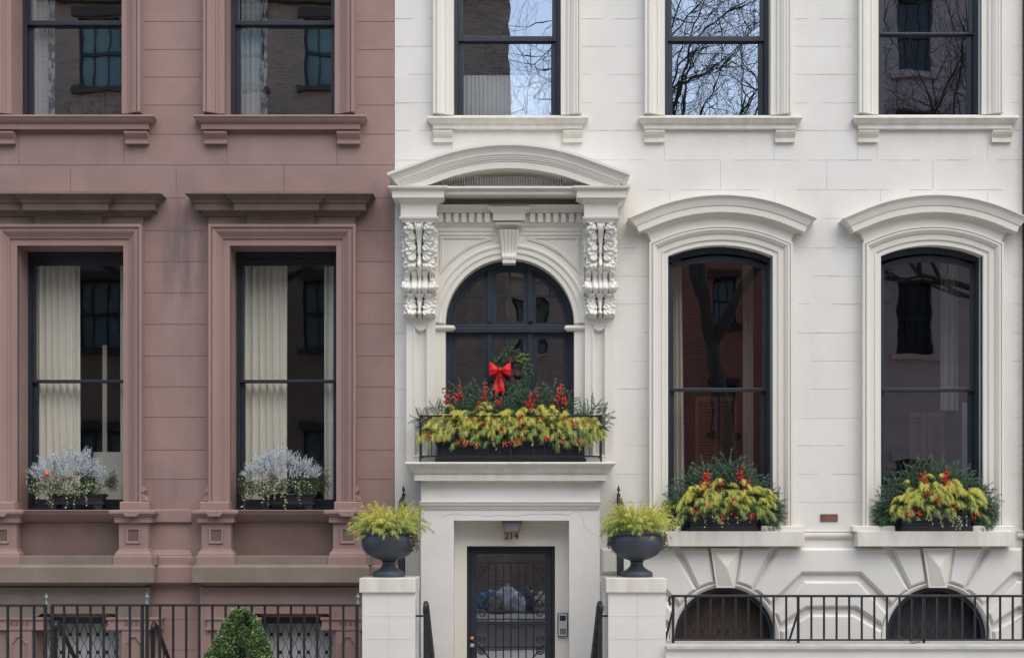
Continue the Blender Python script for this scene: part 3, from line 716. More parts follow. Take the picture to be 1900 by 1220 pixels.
# corona slab between the capitals
q = MB(); q.pm(X(838), X(1052), [(372, .06), (None, .34), (354, .34), (353, .352), (350, .362), (349, .378), (345.5, .378), (344, 0)]); 
q.box(X(800), X(1092), -.38, 0.0, Z(349, -.38), Z(345.8, -.38)); q.build('corona', TRIM, WH)
# keystone console
q = MB(); kx = X(944.5)
q.pm(kx-.085, kx+.085, [(428, .0), (424, .12), (421, .14), (419, .155), (417, .165), (414, .175), (None, .16), (413, .16)], b=.12)
q.pm(kx-.155, kx+.155, [(414, .0), (None, .15), (397, .15), (395, .16), (391, .175), (388, .19), (385, .205), (383, .205), (382, 0)], b=.155)
def fluted(mb, x0, x1, z0, z1, ribs):
    nx = 36; nz = 16; vs = []
    for jn in range(nz+1):
        t = jn/nz; w = 1-.32*t; z = z1+(z0-z1)*t; dep = .19-.09*sin(pi*min(1, t*1.15)*.5)+.035*exp(-((t-.9)/.1)**2)
        for i in range(nx+1):
            u = i/nx*2-1; x = (x0+x1)/2+(x1-x0)/2*u*w; fl = .012*abs(sin(pi*ribs*(i/nx)))**.6
            vs.append((x, -(dep+fl), z))
    w_ = nx+1; f = [(a*w_+b, a*w_+b+1, (a+1)*w_+b+1, (a+1)*w_+b) for a in range(nz) for b in range(nx)]
    # sides back to the wall
    for col in (0, nx):
        base = len(vs)
        for jn in range(nz+1): x, y, z = vs[jn*w_+col]; vs.append((x, -.05, z))
        for jn in range(nz): f.append((jn*w_+col, (jn+1)*w_+col, base+jn+1, base+jn))
    mb.add(vs, f)
fluted(q, X(926), X(963), Z(482, -.15), Z(427, -.15), 5)
q.box(X(932.5, -.12), X(957, -.12), -.13, 0, Z(488, -.12), Z(480, -.12)); q.build('keystone', TRIM, WH)

# pilasters, carved consoles and capital blocks on both sides
def relief_console(xc, w, z0, z1):
    """carved S-console: two acanthus leaves with a ribbed scroll between them, as a displaced surface"""
    nx, nz = 84, 260; vs = []
    def G(a, s): return exp(-(a/s)**2)
    for jn in range(nz+1):
        v = jn/nz; z = z1+(z0-z1)*v
        base = .20-.05*v
        base += .075*G(v-.04, .10)+.02*sin(pi*min(1, v/.5))+.055*G(v-.455, .045)-.05*G(v-.56, .055)+.075*G(v-.69, .055)-.035*G(v-.80, .04)+.055*G(v-.955, .035)-.07*G(v-1.03, .03)
        for i in range(nx+1):
            u = i/nx*2-1; au = abs(u); ed = 1.0
            wid = 1.0; r = 0
            if v < .5 or v > .74:
                t = v/.5 if v < .5 else (v-.74)/.26
                # stem widens upwards; curved lobes spring from it
                stem = .09+.42*max(0, .55-t)**1.6
                r += .026*G(max(0, au-stem), .05)-.034*G(au-stem-.09, .035)
                best = -.014; Xm = au*.145-.012
                for y0 in ((-.03, .07, .18, .285) if v < .5 else (.72, .80, .875)):
                    Ym = (v-y0)*.91; rho = sqrt(Xm*Xm+Ym*Ym); th = atan2(Ym, Xm)
                    if -.5 < th < 1.3:
                        rm = .142*(.80+.20*abs(cos(3.3*th+.2)))*(1-.22*abs(th-.35))
                        if rho < rm: best = max(best, (.004+.036*(rho/rm)**1.3+.0065*cos(15*th))*min(1, (rm-rho)/.005)+.002)
                r += best*min(1, max(0, (au-stem*.6)*6))
                for hu, hv in ((.26, .18), (.22, .42), (.15, .66), (.14, .90)):
                    r -= .10*G(au-hu, .055)*G(t-hv, .028 if v < .5 else .05)
                if t > .84: r += .020*abs(sin(7*pi*u/2))*G(t-.93, .07); r -= .05*max(0, au-.62)/.4
            else:
                t = (v-.5)/.24
                r += .014*(abs(cos(pi*2.5*u))**.5) if au < .55 else 0
                r -= .03*G(au-.14, .035)+.035*G(au-.58, .05)
                # side volutes
                dd = sqrt(((au-.84)*.9)**2+((t-.22)*.75)**2); r += .045*max(0, 1-(dd/.24)**2)+.012*cos(dd*45)*(dd < .24)
                if au > .7 and t > .45: r += .02*sin(pi*(t-.45)/.55)
            vs.append((xc+w/2*u*(.97+.03*cos(4*pi*v)), -(max(.09, base+r)), z))
    W = nx+1; f = [(a*W+b, a*W+b+1, (a+1)*W+b+1, (a+1)*W+b) for a in range(nz) for b in range(nx)]
    for col in (0, nx):
        b0 = len(vs)
        for jn in range(nz+1): x, y, z = vs[jn*W+col]; vs.append((x, -.05, z))
        for jn in range(nz): f.append((jn*W+col, (jn+1)*W+col, b0+jn+1, b0+jn))
    b0 = len(vs)
    for b in range(nx+1): x, y, z = vs[nz*W+b]; vs.append((x, -.05, z))
    for b in range(nx): f.append((nz*W+b, nz*W+b+1, b0+b+1, b0+b))
    mb = MB(); mb.add(vs, f)
    # leaf tips seen from the side, rosette buttons
    for sg in (-1, 1):
        for k in range(9):
            v = .06+k*.045; z = z1+(z0-z1)*v; mb.ball((xc+sg*(w/2+.006*(k % 2)), -.15+.03*sin(k), z), .020+.006*(k % 3 == 0), 1.2, 8, 6)
        for k in range(5):
            v = .78+k*.045; z = z1+(z0-z1)*v; mb.ball((xc+sg*(w/2-.004), -.13, z), .016, 1.1, 8, 6)
        z = z1+(z0-z1)*.67; mb.tube([(xc+sg*(w/2-.02), -.19, z), (xc+sg*(w/2+.012), -.19, z)], .055, 16); mb.ball((xc+sg*(w/2+.016), -.19, z), .022, 1, 10, 8)
    return mb
for sg, pa, pb, ca, cb in ((-1, 754, 808, 749, 807), (1, 1085, 1138, 1087, 1141)):
    x0, x1 = X(pa, -.1), X(pb, -.1)
    # pilaster shaft with sunk panel
    q = MB(); zb, zt = Z(857, -.1), Z(588, -.1); px0, px1 = X(pa+13, -.1), X(pb-13, -.1)
    cpts = [(px0, Z(612, -.1))]+[(px0+(px1-px0)*t, Z(612, -.1)+.055-.045*sin(pi*t)) for t in [i/10 for i in range(11)]]+[(px1, Z(612, -.1))]
    pan = [(px0, Z(848, -.1))]+cpts+[(px1, Z(848, -.1))]
    fl = [(x0, zb), (x0, zt), (x1, zt), (x1, zb)]
    tr = tessellate_polygon([[Vector((x, z, 0)) for x, z in fl], [Vector((x, z, 0)) for x, z in pan]]); al = fl+pan
    q.add([(x, -.11, z) for x, z in al], tr)
    q.add([(x, -.11, z) for x, z in fl]+[(x, 0, z) for x, z in fl], [(i, (i+1) % 4, 4+(i+1) % 4, 4+i) for i in range(4)])
    q.sweep(pan, [(0, .11), (-.004, .118), (-.016, .118), (-.022, .095), (-.030, .09), (-.034, .075)], closed=True)
    q.prism(inset_poly(pan, .03), -.075, -.06); q.build('pilaster', TRIM, WH)
    c0, c1_ = X(ca, -.2), X(cb, -.2); xc = (c0+c1_)/2; w = c1_-c0
    cm = relief_console(xc, w, Z(589, -.2), Z(416, -.2)); cm.build('carved_console', CARVE, WH, smooth='auto')
    # capital block above the console
    q = MB()
    hw = w/2-.01
    q.pm(xc-hw+.27, xc+hw-.27, [(416, 0), (None, .27+.0), (414, .285), (410, .295), (407, .31), (405, .32), (402, .325), (None, .315)]) if False else None
    core = .29
    q.pm(xc-hw+core-.005, xc+hw-core+.005, [(416, 0), (None, core+.005), (413, core+.008), (409, core+.018), (406, core+.035), (404, core+.04), (401, core+.042), (None, core+.026), (378, core+.026), (377, core+.034), (375, core+.04), (371, core+.06), (369, core+.08), (367, core+.085), (None, core+.10), (353, core+.10), (352, core+.11), (350, core+.12), (348, core+.135), (344, core+.138), (343, 0)])
    q.build('capital_block', TRIM, WH)

# curved pediment
px0, px1 = X(740, -.44), X(1149, -.44)
pr0 = 2.0; pth = .355; pcz = Z(264, -.455)-.10-pr0; pcx = X(944, -.455)
arc = [(pcx+pr0*sin(pth*(2*i/48-1)), pcz+pr0*cos(pth*(2*i/48-1))) for i in range(49)]
q = MB()
q.sweep(arc, [(-.125, .0), (-.125, .375), (-.062, .375), (-.060, .382), (-.045, .384), (-.040, .394), (-.026, .396), (-.024, .402), (-.008, .404), (-.004, .412), (.02, .416), (.045, .428), (.066, .446), (.072, .455), (.097, .455), (.104, .0)], returns=True)
q.build('curved_pediment', TRIM, WH)
t = MB(); inner = segarc(X(760), X(1130), Z(352), Z(300), 30); t.prism(inner, -.05, 0); t.build('tympanum', TRIM, WH)
# rusty nest litter at the ends of the tympanum
lit = MB(); rr = random.Random(5)
for k in range(260):
    side = rr.choice((-1, 1)); x = X(946)+side*rr.uniform(.42, .86); y = -rr.uniform(.18, .36)
    z = Z(346, -.38)+rr.uniform(0, .03); a = rr.uniform(0, pi); L = rr.uniform(.02, .06)
    lit.tube([(x, y, z), (x+L*cos(a), y+L*sin(a)*.5, z+rr.uniform(-.005, .02))], .0035, 3, False)
tag(lit.build('nest_litter', TWIG), 'rusty brown twig litter left on the pediment ledge beneath the curved top', 'nest litter')
sp = MB(); zb = Z(346, -.38)
for k in range(60):
    x = X(808)+(X(1084)-X(808))*k/59; 
    for dy, dx in ((0, .0), (-.02, .004)):
        sp.tube([(x+dx, -.33+dy, zb), (x+dx+rr.uniform(-.006, .006), -.335+dy*1.6, zb+.10)], .0016, 3, False)
sp.box(X(806), X(1086), -.36, -.32, zb+.001, zb+.008)
tag(sp.build('bird_spikes', STEEL), 'row of thin metal bird spikes standing on the entrance cornice', 'bird spikes')

# arched balcony window
PY = .07
f = MB()
f.sweep([(PCX-PHW, Z(857))]+arc_at(PCX, PHW, PZS, 40)+[(PCX+PHW, Z(857))], [(0, -PY), (-.05, -PY), (-.055, -PY-.02), (-.055, -PY-.12), (0, -PY-.12)], capends=False)
for a, b in ((PCX-.222, PCX-.178), (PCX+.178, PCX+.222)):
    f.box(a, b, PY+.0, PY+.12, Z(857), PZS-.005); f.box(a, b, PY+.002, PY+.12, PZS+.035, PZS+sqrt(PHW**2-.2**2)-.03)
f.box(PCX-PHW+.01, PCX+PHW-.01, PY-.03, PY+.12, Z(617, PY), Z(608, PY)); f.box(PCX-PHW+.01, PCX+PHW-.01, PY-.012, PY+.12, Z(608, PY)+.001, Z(603, PY))
fo = f.build('balcony_window', BLACK, WH, bevel=.003)
def muntin_sash(x0, x1, z0, z1, nx, zbar, st, name, arcR=None):
    mb = MB(); y = PY+.02
    if arcR is None:
        mb.box(x0, x0+st, y, y+.045, z0, z1); mb.box(x1-st, x1, y, y+.045, z0, z1); mb.box(x0+st, x1-st, y+.001, y+.045, z0, z0+st); mb.box(x0+st, x1-st, y+.001, y+.045, z1-st, z1)
        zt = lambda x: z1-st
    else:
        pin = [(x0, z0), (x1, z0)]; n = 14
        zt0 = lambda x, R: PZS+sqrt(max(0.0001, R*R-(x-PCX)**2))
        xs0 = max(x0, PCX-arcR+.001) ; xs1 = min(x1, PCX+arcR-.001)
        outer = [(xs0+(xs1-xs0)*i/n, zt0(xs0+(xs1-xs0)*i/n, arcR)) for i in range(n+1)]
        poly = [(xs0, z0)]+outer+[(xs1, z0)]
        # sweep expects outward on the left: go up the left side, over the arc, down the right side, back along the bottom
        mb.sweep(poly, [(0, -y-.04), (0, -y), (-st, -y), (-st, -y-.04)], closed=True)
        zt = lambda x: zt0(x, arcR-st)
    for k in range(1, nx): x = x0+(x1-x0)*k/nx; mb.box(x-.0095, x+.0095, y+.002, y+.035, z0+st, zt(x)+.005)
    for zb_ in zbar: mb.box(x0+.02, x1-.02, y+.013, y+.034, zb_-.0095, zb_+.0095)
    return mb.build(name, BLACK, fo)
Ri = PHW-.055
xa, xb = PCX-.178, PCX+.178
muntin_sash(PCX-Ri+.005, PCX-.222, PZS+.035-.045, 0, 2, [Z(548, PY)], .035, 'sash', Ri)
muntin_sash(xa, xb, PZS-.01, 0, 2, [Z(548, PY)], .045, 'sash', Ri)
muntin_sash(PCX+.222, PCX+Ri-.005, PZS-.01, 0, 2, [Z(548, PY)], .035, 'sash', Ri)
for a, b in ((PCX-Ri, PCX-.222), (xa, xb), (PCX+.222, PCX+Ri)):
    muntin_sash(a, b, Z(856), Z(619, PY), 2, [Z(681, PY), Z(745, PY), Z(805, PY)], .045, 'casement')
g = MB(); g.sheet([(PCX-Ri, Z(856))]+arc_at(PCX, Ri, PZS)+[(PCX+Ri, Z(856))], PY+.045); g.build('pane', GLASSP, fo)

# balcony slab
q = MB(); q.pm(X(751, -.43)+.43, X(1143, -.43)-.43, [(900, 0), (898, .20), (893, .26), (891.5, .28), (None, .345), (880.5, .345), (880, .338), (878.5, .338), (878, .352), (876, .36), (870, .38), (862, .42), (860, .43), (858, .43), (856.5, .425), (856, 0)])
q.build('balcony_slab', SILLW, WH)
# porch block below with the doorway
BYY = -.25
a, b = X(781, BYY), X(1113, BYY)
full = [(a, -.6), (a, Z(893, BYY)), (b, Z(893, BYY)), (b, -.6), (X(1056, BYY), -.6), (X(1056, BYY), Z(965, BYY)), (X(842, BYY), Z(965, BYY)), (X(842, BYY), -.6)]
q = MB(); q.add([(x, BYY, z) for x, z in full], tessellate_polygon([[Vector((x, z, 0)) for x, z in full]]))
n = len(full); q.add([(x, BYY, z) for x, z in full]+[(x, 0.02, z) for x, z in full], [(i, (i+1) % n, n+(i+1) % n, n+i) for i in range(n)]); q.build('porch_block', WHITE, WH)
q = MB(); q.pm(a+.28, b-.28, [(945, .0), (944, .262), (942, .262), (941, .270), (938, .272), (937, .285), (934, .29), (931, .30), (930, .30), (929, 0)]); q.build('porch_moulding', TRIM, WH)
cr = MB()
def crack(pts, y, w=.004):
    for (a1, b1), (a2, b2) in zip(pts, pts[1:]):
        p, q_ = Vector((X(a1, y), Z(b1, y))), Vector((X(a2, y), Z(b2, y))); d = (q_-p).normalized(); nn = Vector((-d.y, d.x))*w/2
        cr.add([(p.x+nn.x, y-.0015, p.y+nn.y), (q_.x+nn.x, y-.0015, q_.y+nn.y), (q_.x-nn.x, y-.0015, q_.y-nn.y), (p.x-nn.x, y-.0015, p.y-nn.y)], [(0, 1, 2, 3)])
crack([(820, 957), (845, 952), (862, 955), (880, 954), (905, 957), (930, 955), (955, 957), (985, 953), (1010, 954), (1040, 953), (1056, 955)], BYY, .0032)
crack([(1056, 955), (1066, 947), (1076, 950)], BYY, .002); crack([(1076, 952), (1083, 965), (1083, 975), (1095, 986), (1105, 990)], BYY, .002)
cr.build('paint_crack', mat('hairline_crack', (.38, .37, .34), .9), WH)
# inner recess wall, door frame, door
RY = -.03
q = MB(); full = [(X(838), -.6), (X(838), Z(960)), (X(1060), Z(960)), (X(1060), -.6), (X(1030, RY), -.6), (X(1030, RY), Z(1012.5, RY)), (X(866, RY), Z(1012.5, RY)), (X(866, RY), -.6)]
q.add([(x, RY, z) for x, z in full], tessellate_polygon([[Vector((x, z, 0)) for x, z in full]]))
n = len(full); q.add([(x, RY, z) for x, z in full]+[(x, .16, z) for x, z in full], [(i, (i+1) % n, n+(i+1) % n, n+i) for i in range(n)]); q.build('doorway_wall', TRIM, WH)
DY = .06; dx0, dx1, dz1 = X(866, RY), X(1030, RY), Z(1012.5, RY); dz0 = -.45
d = MB(); d.box(dx0-.01, dx0+.03, DY-.02, DY+.1, dz0, dz1); d.box(dx1-.03, dx1+.01, DY-.02, DY+.1, dz0, dz1); d.box(dx0+.03, dx1-.03, DY-.019, DY+.1, dz1-.03, dz1+.02)
d.build('door_frame', BLACK, WH, bevel=.002)
d = MB(); ix0, ix1, iz1 = dx0+.032, dx1-.032, dz1-.032; st = .065
d.box(ix0, ix0+st, DY, DY+.05, dz0, iz1); d.box(ix1-st, ix1, DY, DY+.05, dz0, iz1); d.box(ix0+st, ix1-st, DY+.001, DY+.05, iz1-.045, iz1); d.box(ix0+st, ix1-st, DY+.001, DY+.05, dz0, dz0+.25)
d.box(ix0+st, ix1-st, DY+.008, DY+.045, Z(1159, DY), Z(1152, DY))
door = d.build('door', BLACK, WH, bevel=.002)
gl = MB(); gl.sheet(rect(ix0+st-.005, ix1-st+.005, dz0+.2, iz1-.04), DY+.032); gl.build('pane', GLASS, door)
gr = MB(); gy = DY+.012
for k in range(9):
    x = ix0+st+(ix1-ix0-2*st)*(k+.5)/9
    if 0 < k < 8: gr.tube([(x, gy, dz0+.25), (x, gy, iz1-.13)], .0055, 6)
for zz in (iz1-.13, Z(1134, DY), Z(1148, DY), Z(1200, DY)): gr.box(ix0+st, ix1-st, gy-.006, gy+.006, zz-.005, zz+.005)
def spiral(c, r, turns, sg, mb, rad=.006, sgz=1):
    pts = []
    for i in range(int(turns*16)+1):
        t = i/16*2*pi; rr_ = r*(1-.8*i/(turns*16)); pts.append((c[0]+sg*rr_*cos(t), gy-.008, c[1]+sgz*rr_*sin(t)))
    mb.tube(pts, rad, 5)
for sg, xx in ((1, ix0+st+.05), (-1, ix1-st-.05)):
    for zz, s2 in ((Z(1056, DY), 1), (Z(1118, DY), -1), (Z(1138, DY), 1), (Z(1186, DY), 1), (Z(1206, DY), -1)): spiral((xx, zz), .042, 1.6, -sg, gr, sgz=s2)
    gr.tube([(xx-sg*.04, gy-.006, Z(1075, DY)), (xx+sg*.07, gy-.006, Z(1045, DY))], .006, 5); gr.tube([(xx-sg*.04, gy-.006, Z(1100, DY)), (xx+sg*.08, gy-.006, Z(1122, DY))], .006, 5)
    gr.tube([(xx-sg*.04, gy-.006, Z(1195, DY)), (xx+sg*.09, gy-.006, Z(1225, DY))], .006, 5)
gr.build('door_grille', IRON, door)
for pz, m_h in ((1183, BRASS), (1196, STEEL)):
    h = MB(); x = X(876, DY); z = Z(pz, DY); h.tube([(x, DY, z), (x, DY-.015, z)], .022, 16); h.tube([(x, DY-.01, z), (x, DY-.04, z)], .009, 10); h.ball((x, DY-.045, z), .019 if pz < 1190 else .015, 1, 12, 8); h.build('door_knob' if pz < 1190 else 'door_lock', m_h, door, smooth='auto')
# rooms behind the white facade
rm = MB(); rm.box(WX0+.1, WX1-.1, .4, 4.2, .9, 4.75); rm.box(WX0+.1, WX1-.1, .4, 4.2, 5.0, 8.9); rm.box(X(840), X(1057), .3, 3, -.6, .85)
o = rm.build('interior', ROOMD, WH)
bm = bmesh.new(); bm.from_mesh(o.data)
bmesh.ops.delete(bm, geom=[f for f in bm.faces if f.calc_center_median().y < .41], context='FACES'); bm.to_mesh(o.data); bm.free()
# neighbouring house beyond the right edge
NH = thing('neighbouring_house', 'sliver of a dark brick house at the extreme right edge of the picture', 'house', (6, 0, 0))
MB().box(WX1+.004, WX1+18, -.02, 11, -.6, 13.5).build('wall', brick_mat('dark_neighbour_brick', (.10, .06, .05), (.13, .08, .06), (.15, .13, .12)), NH)
dp = MB(); dp.tube([(WX1+.045, -.06, -.3), (WX1+.045, -.06, 9)], .035, 10); dp.build('downpipe', IRON, NH)

# ------------------------------------------------------------------ small fittings on the white house
lm = thing('wall_lamp', 'small copper box lamp with grey glass above the house number in the doorway', 'lamp', (X(950, -.12), -.12, Z(985, -.12)))
zt, zb = Z(965, -.12), Z(986, -.12); cx = X(950, -.12)
m_ = MB(); m_.add([(cx-.095, -.2, zt), (cx+.095, -.2, zt), (cx+.07, -.18, zb), (cx-.07, -.18, zb), (cx-.095, -.04, zt), (cx+.095, -.04, zt), (cx+.07, -.04, zb), (cx-.07, -.04, zb)], [(4, 5, 6, 7), (0, 3, 7, 4), (1, 5, 6, 2), (3, 2, 6, 7)])
m_.box(cx-.10, cx+.10, -.21, -.03, zt-.016, zt-.002); m_.box(cx-.075, cx+.075, -.19, -.03, zb-.006, zb+.008)
m_.tube([(cx-.09, -.2, zt-.01), (cx-.066, -.182, zb)], .007, 4); m_.tube([(cx+.09, -.2, zt-.01), (cx+.066, -.182, zb)], .007, 4)
m_.build('housing', COPPER, lm)
g = MB(); g.add([(cx-.085, -.196, zt-.018), (cx+.085, -.196, zt-.018), (cx+.066, -.18, zb+.008), (cx-.066, -.18, zb+.008)], [(0, 1, 2, 3)]); g.build('lamp_glass', LAMPG, lm)
for dx in (-.028, .032): MB().ball((cx+dx, -.155, (zt+zb)/2), .02, 1, 10, 8).build('bulb', mat('frosted_bulb', (.85, .85, .8), .3), lm, smooth=True)
def text(name, body, x, y, z, size, m, ext=.006, parent=None, bold=.0):
    c = bpy.data.curves.new(name, 'FONT'); c.body = body; c.size = size; c.extrude = ext; c.align_x = 'CENTER'; c.offset = bold; c.space_character = 1.05
    t = bpy.data.objects.new(name, c); COL.objects.link(t); bpy.context.view_layer.update()
    me = bpy.data.meshes.new_from_object(t.evaluated_get(bpy.context.evaluated_depsgraph_get())); bpy.data.objects.remove(t)
    o = bpy.data.objects.new(name, me); COL.objects.link(o); o.rotation_euler = (pi/2, 0, 0); o.location = (x, y, z); me.materials.clear(); me.materials.append(m)
    if parent: o.parent = parent; o.location = Vector((x, y, z))-WO[parent]
    return o
tag(text('house_number', '214', X(949, RY), RY-.008, Z(999.5, RY), .092, COPPER, .006, None, .0012), 'copper numerals 214 fixed above the black front door', 'house number')
ic = thing('intercom', 'grey metal door intercom with screen and keypad to the right of the black door', 'intercom', (X(1044, RY), RY, Z(1180, RY)))
x0, x1, z0, z1 = X(1034.5, RY), X(1053.5, RY), Z(1180, RY), Z(1136, RY)
MB().box(x0, x1, RY-.03, RY-.001, z0, z1).build('casing', PANELD, ic, bevel=.004)
MB().box(x0+.008, x1-.008, RY-.034, RY-.028, z0+.008, z1-.008).build('face_plate', STEEL, ic, bevel=.002)
MB().box(x0+.020, x1-.020, RY-.036, RY-.03, z1-.075, z1-.024).build('screen', PANELD, ic)
for r in range(4):
    for c in range(3): MB().box(x0+.025+c*.02, x0+.040+c*.02, RY-.037, RY-.03, z0+.025+r*.015, z0+.035+r*.015).build('key', PANELD, ic)
MB().box(x0+.042, x0+.058, RY-.036, RY-.03, z1-.10, z1-.094).build('indicator', BERRY, ic)
pq = thing('wall_plaque', 'tiny dark plaque with orange figures between the two arched windows', 'plaque', (X(1538), 0, Z(966)))
MB().box(X(1522), X(1554), -.012, -.001, Z(966.5), Z(953)).build('plate', mat('plaque_plate', (.10, .085, .08), .6), pq, bevel=.002)
fr_ = MB(); fr_.sweep([(X(1523), Z(965.5)), (X(1523), Z(954)), (X(1553), Z(954)), (X(1553), Z(965.5))], [(-.006, .012), (-.006, .016), (0, .016), (0, .012)], closed=True); fr_.build('plate_rim', mat('plaque_rim', (.22, .13, .10), .6), pq)
text('figures', '1888', X(1538), -.013, Z(964.3), .066, mat('plaque_figures', (.36, .13, .08), .5), .002, pq, .002)
# security hardware behind the white windows' edges: sash locks on the jambs
# ------------------------------------------------------------------ interiors of the white house
GR = 'curtains in the arched parlour windows'
curtain(X(1246, .5), X(1264, .5), .95, 4.6, .5, 3, CURT, .02, .5, 'narrow cream curtain at the left edge of the arched window nearest the entrance', GR)
curtain(X(1378, .9), X(1398, .9), .95, 4.6, .9, 3, CURT, .02, 0, 'cream curtain strip right of centre in the arched window nearest the entrance', GR)
curtain(X(1745, .9), X(1778, .9), 2.9, 4.6, .9, 3, CURT, .02, 0, 'cream curtain in the upper half of the far right arched window', GR)
curtain(X(1785, .5), X(1802, .5), .95, 2.95, .5, 3, CURTW, .02, .3, 'pale curtain at the lower right edge of the far right arched window', GR)
curtain(X(858, .24), X(1030, .24), 5.0, Z(140, .24), .24, 22, CURTW, .012, 0, 'white gathered half curtain across the lower sash of the upper window over the entrance', 'cafe curtain')
for n_, (a, b, lab) in enumerate(((1290, 1332, 'left'), (1336, 1368, 'right'), (1688, 1718, 'left'), (1722, 1752, 'right'))):
    x0, x1 = X(a, .6), X(b, .6); z0, z1 = 1.0, Z(735 if n_ < 2 else 765, .6); win = 'the arched window nearest the entrance' if n_ < 2 else 'the far right arched window'
    t = thing('interior_shutter', 'dark wooden louvred shutter, %s leaf inside %s' % (lab, win), 'shutter', ((x0+x1)/2, .6, z0), 'louvred shutters inside the parlour windows')
    q = MB(); q.box(x0, x0+.035, .6, .63, z0, z1); q.box(x1-.035, x1, .6, .63, z0, z1); q.box(x0+.035, x1-.035, .601, .63, z1-.05, z1); q.box(x0+.035, x1-.035, .601, .63, z0, z0+.05); q.build('shutter_frame', WOOD, t)
    q = MB(); z = z0+.06
    while z < z1-.06: q.add([(x0+.035, .602, z), (x1-.035, .602, z), (x1-.035, .628, z+.022), (x0+.035, .628, z+.022)], [(0, 1, 2, 3)]); z += .03
    q.build('louvres', WOOD, t)

# ------------------------------------------------------------------ gate piers, urns, railings
FY = -1.40     # front plane of the yard boundary
def pier(c0, c1, label):
    x0, x1 = X(c0, FY), X(c1, FY); t = thing('gate_pier', label, 'gate pier', ((x0+x1)/2, FY+.3, 0), 'white piers either side of the entrance steps')
    a, b = x0+.024, x1-.0-.004; zc0, zc1 = Z(1099, FY), Z(1071.5, FY)
    q = MB(); q.box(a, b, FY+.025, FY+.58, -.45, zc0); 
    q.build('shaft', [WHITE, JOINTW], t, bevel=0)
    jm = MB()
    for k, py in enumerate((1143, 1185)):
        z = Z(py, FY); jm.box(a-.001, b+.001, FY+.0235, FY+.581, z-.0015, z+.0015)
    jm.box((a+b)/2-.0015, (a+b)/2+.0015, FY+.0235, FY+.03, -.3, zc0); jm.build('joint_lines', mat('soft_joint', (.66, .655, .63), .9), t)
    q = MB(); q.box(x0, x1, FY, FY+.61, zc0, zc1); q.build('cap', CONC if False else SILLW, t, bevel=.008)
    return t, (x0+x1)/2, zc1
pl, plx, plz = pier(666.5, 771, 'white painted pier with cap on the left of the entrance, next to the brownstone')
pr_, prx, prz = pier(1124, 1236.5, 'white painted pier right of the entrance, at the end of the low wall')
UP = [(0, 0), (.128, 0), (.136, .008), (.136, .036), (.130, .046), (.118, .052), (.085, .070), (.062, .092), (.052, .118), (.055, .130), (.062, .136), (.055, .142), (.075, .150), (.120, .166), (.170, .196), (.205, .235), (.222, .275), (.226, .310), (.222, .345), (.214, .362), (.218, .368), (.230, .374), (.236, .384), (.236, .392), (.226, .396), (.205, .394), (.198, .375), (.19, .33)]
def urn(x, y, z, label):
    t = thing('urn', label, 'urn', (x, y, z), 'charcoal urns on the gate piers')
    q = MB(); q.lathe([(r*1.06, h*1.02) for r, h in UP[:12]], (x, y, z), 48); q.build('foot', URNM, t, smooth='auto')
    q = MB(); q.lathe([(r*1.09, h*1.03) for r, h in UP[11:]], (x, y, z), 56); q.build('bowl', URNM, t, smooth='auto')
    q = MB(); q.lathe([(0, .345), (.195, .345)], (x, y, z), 32); q.build('soil', SOIL, t)
UY = FY+.30
ulx, urx = X(721.5, UY-.0), X(1181.5, UY); UZ = plz
urn(ulx, UY, plz, 'dark grey footed urn standing on the pier left of the entrance'); urn(urx, UY, prz, 'dark grey footed urn standing on the pier right of the entrance')

def railing(name, label, x0, x1, y, z0, z1, xs, rail_px=.022, posts=(), finials=(), bottom=True, group=None, barr=.0085, pr=.014):
    t = thing(name, label, 'railing', ((x0+x1)/2, y, z0), group)
    q = MB(); q.box(x0, x1, y-.022, y+.022, z1-.012, z1+.010); q.build('top_rail', IRON, t, bevel=.005)
    if bottom: q = MB(); q.box(x0, x1, y-.012, y+.012, z0+.03, z0+.046); q.build('bottom_rail', IRON, t, bevel=.003)
    for x in xs: MB().box(x-barr, x+barr, y-barr, y+barr, z0+(.04 if bottom else 0), z1-.01).build('baluster', IRON, t)
    for x in posts: MB().box(x-pr, x+pr, y-pr, y+pr, z0-.02, z1-.005).build('post', IRON, t, bevel=.003)
    for x in finials:
        q = MB(); q.lathe([(.012, 0), (.014, .008), (.006, .018), (.005, .05), (.014, .056), (.018, .064), (.014, .073), (.004, .08), (.003, .10), (0, .104)], (x, y, z1+.008), 12); q.build('finial', VERD, t, smooth=True)
    return t
LY = -1.38
lz1 = Z(1122, LY); p = lambda px: X(px, LY)
railing('iron_railing', 'black iron railing at the far left, ending at the gate post', p(-260), p(86.5), LY, .02, lz1, [p(14.5-24.4*k) for k in range(-2, 11)], posts=(p(84),), finials=(p(86),), barr=.0095)
railing('iron_gate', 'black iron gate between the two finialed posts in front of the left basement window', p(95), p(266), LY, .02, lz1+.003, [p(119+24.4*k) for k in range(6)], posts=(p(97), p(264)), barr=.0095)
railing('iron_railing', 'long black iron railing between the gate and the white pier, in front of the brownstone', p(267), p(670), LY, .02, lz1+.003, [p(297+24.3*k) for k in range(15) if 297+24.3*k < 656], posts=(p(273), p(662.5)), finials=(p(272.5), p(664)), barr=.0095)
CY = -1.19; cz = Z(1198, -1.45)
rz1, rz0 = Z(1104.5, CY), cz; p = lambda px: X(px, CY)
t = railing('low_railing', 'long low black railing on top of the low white wall at the right', p(1246), p(1990), CY, cz-.0, rz1, [p(1272+23.35*k) for k in range(31) if abs((1272+23.35*k)-1481) > 9 and abs((1272+23.35*k)-1714) > 9], posts=(p(1249), p(1481), p(1714), p(1947)), barr=.0085, pr=.012)
q = MB()
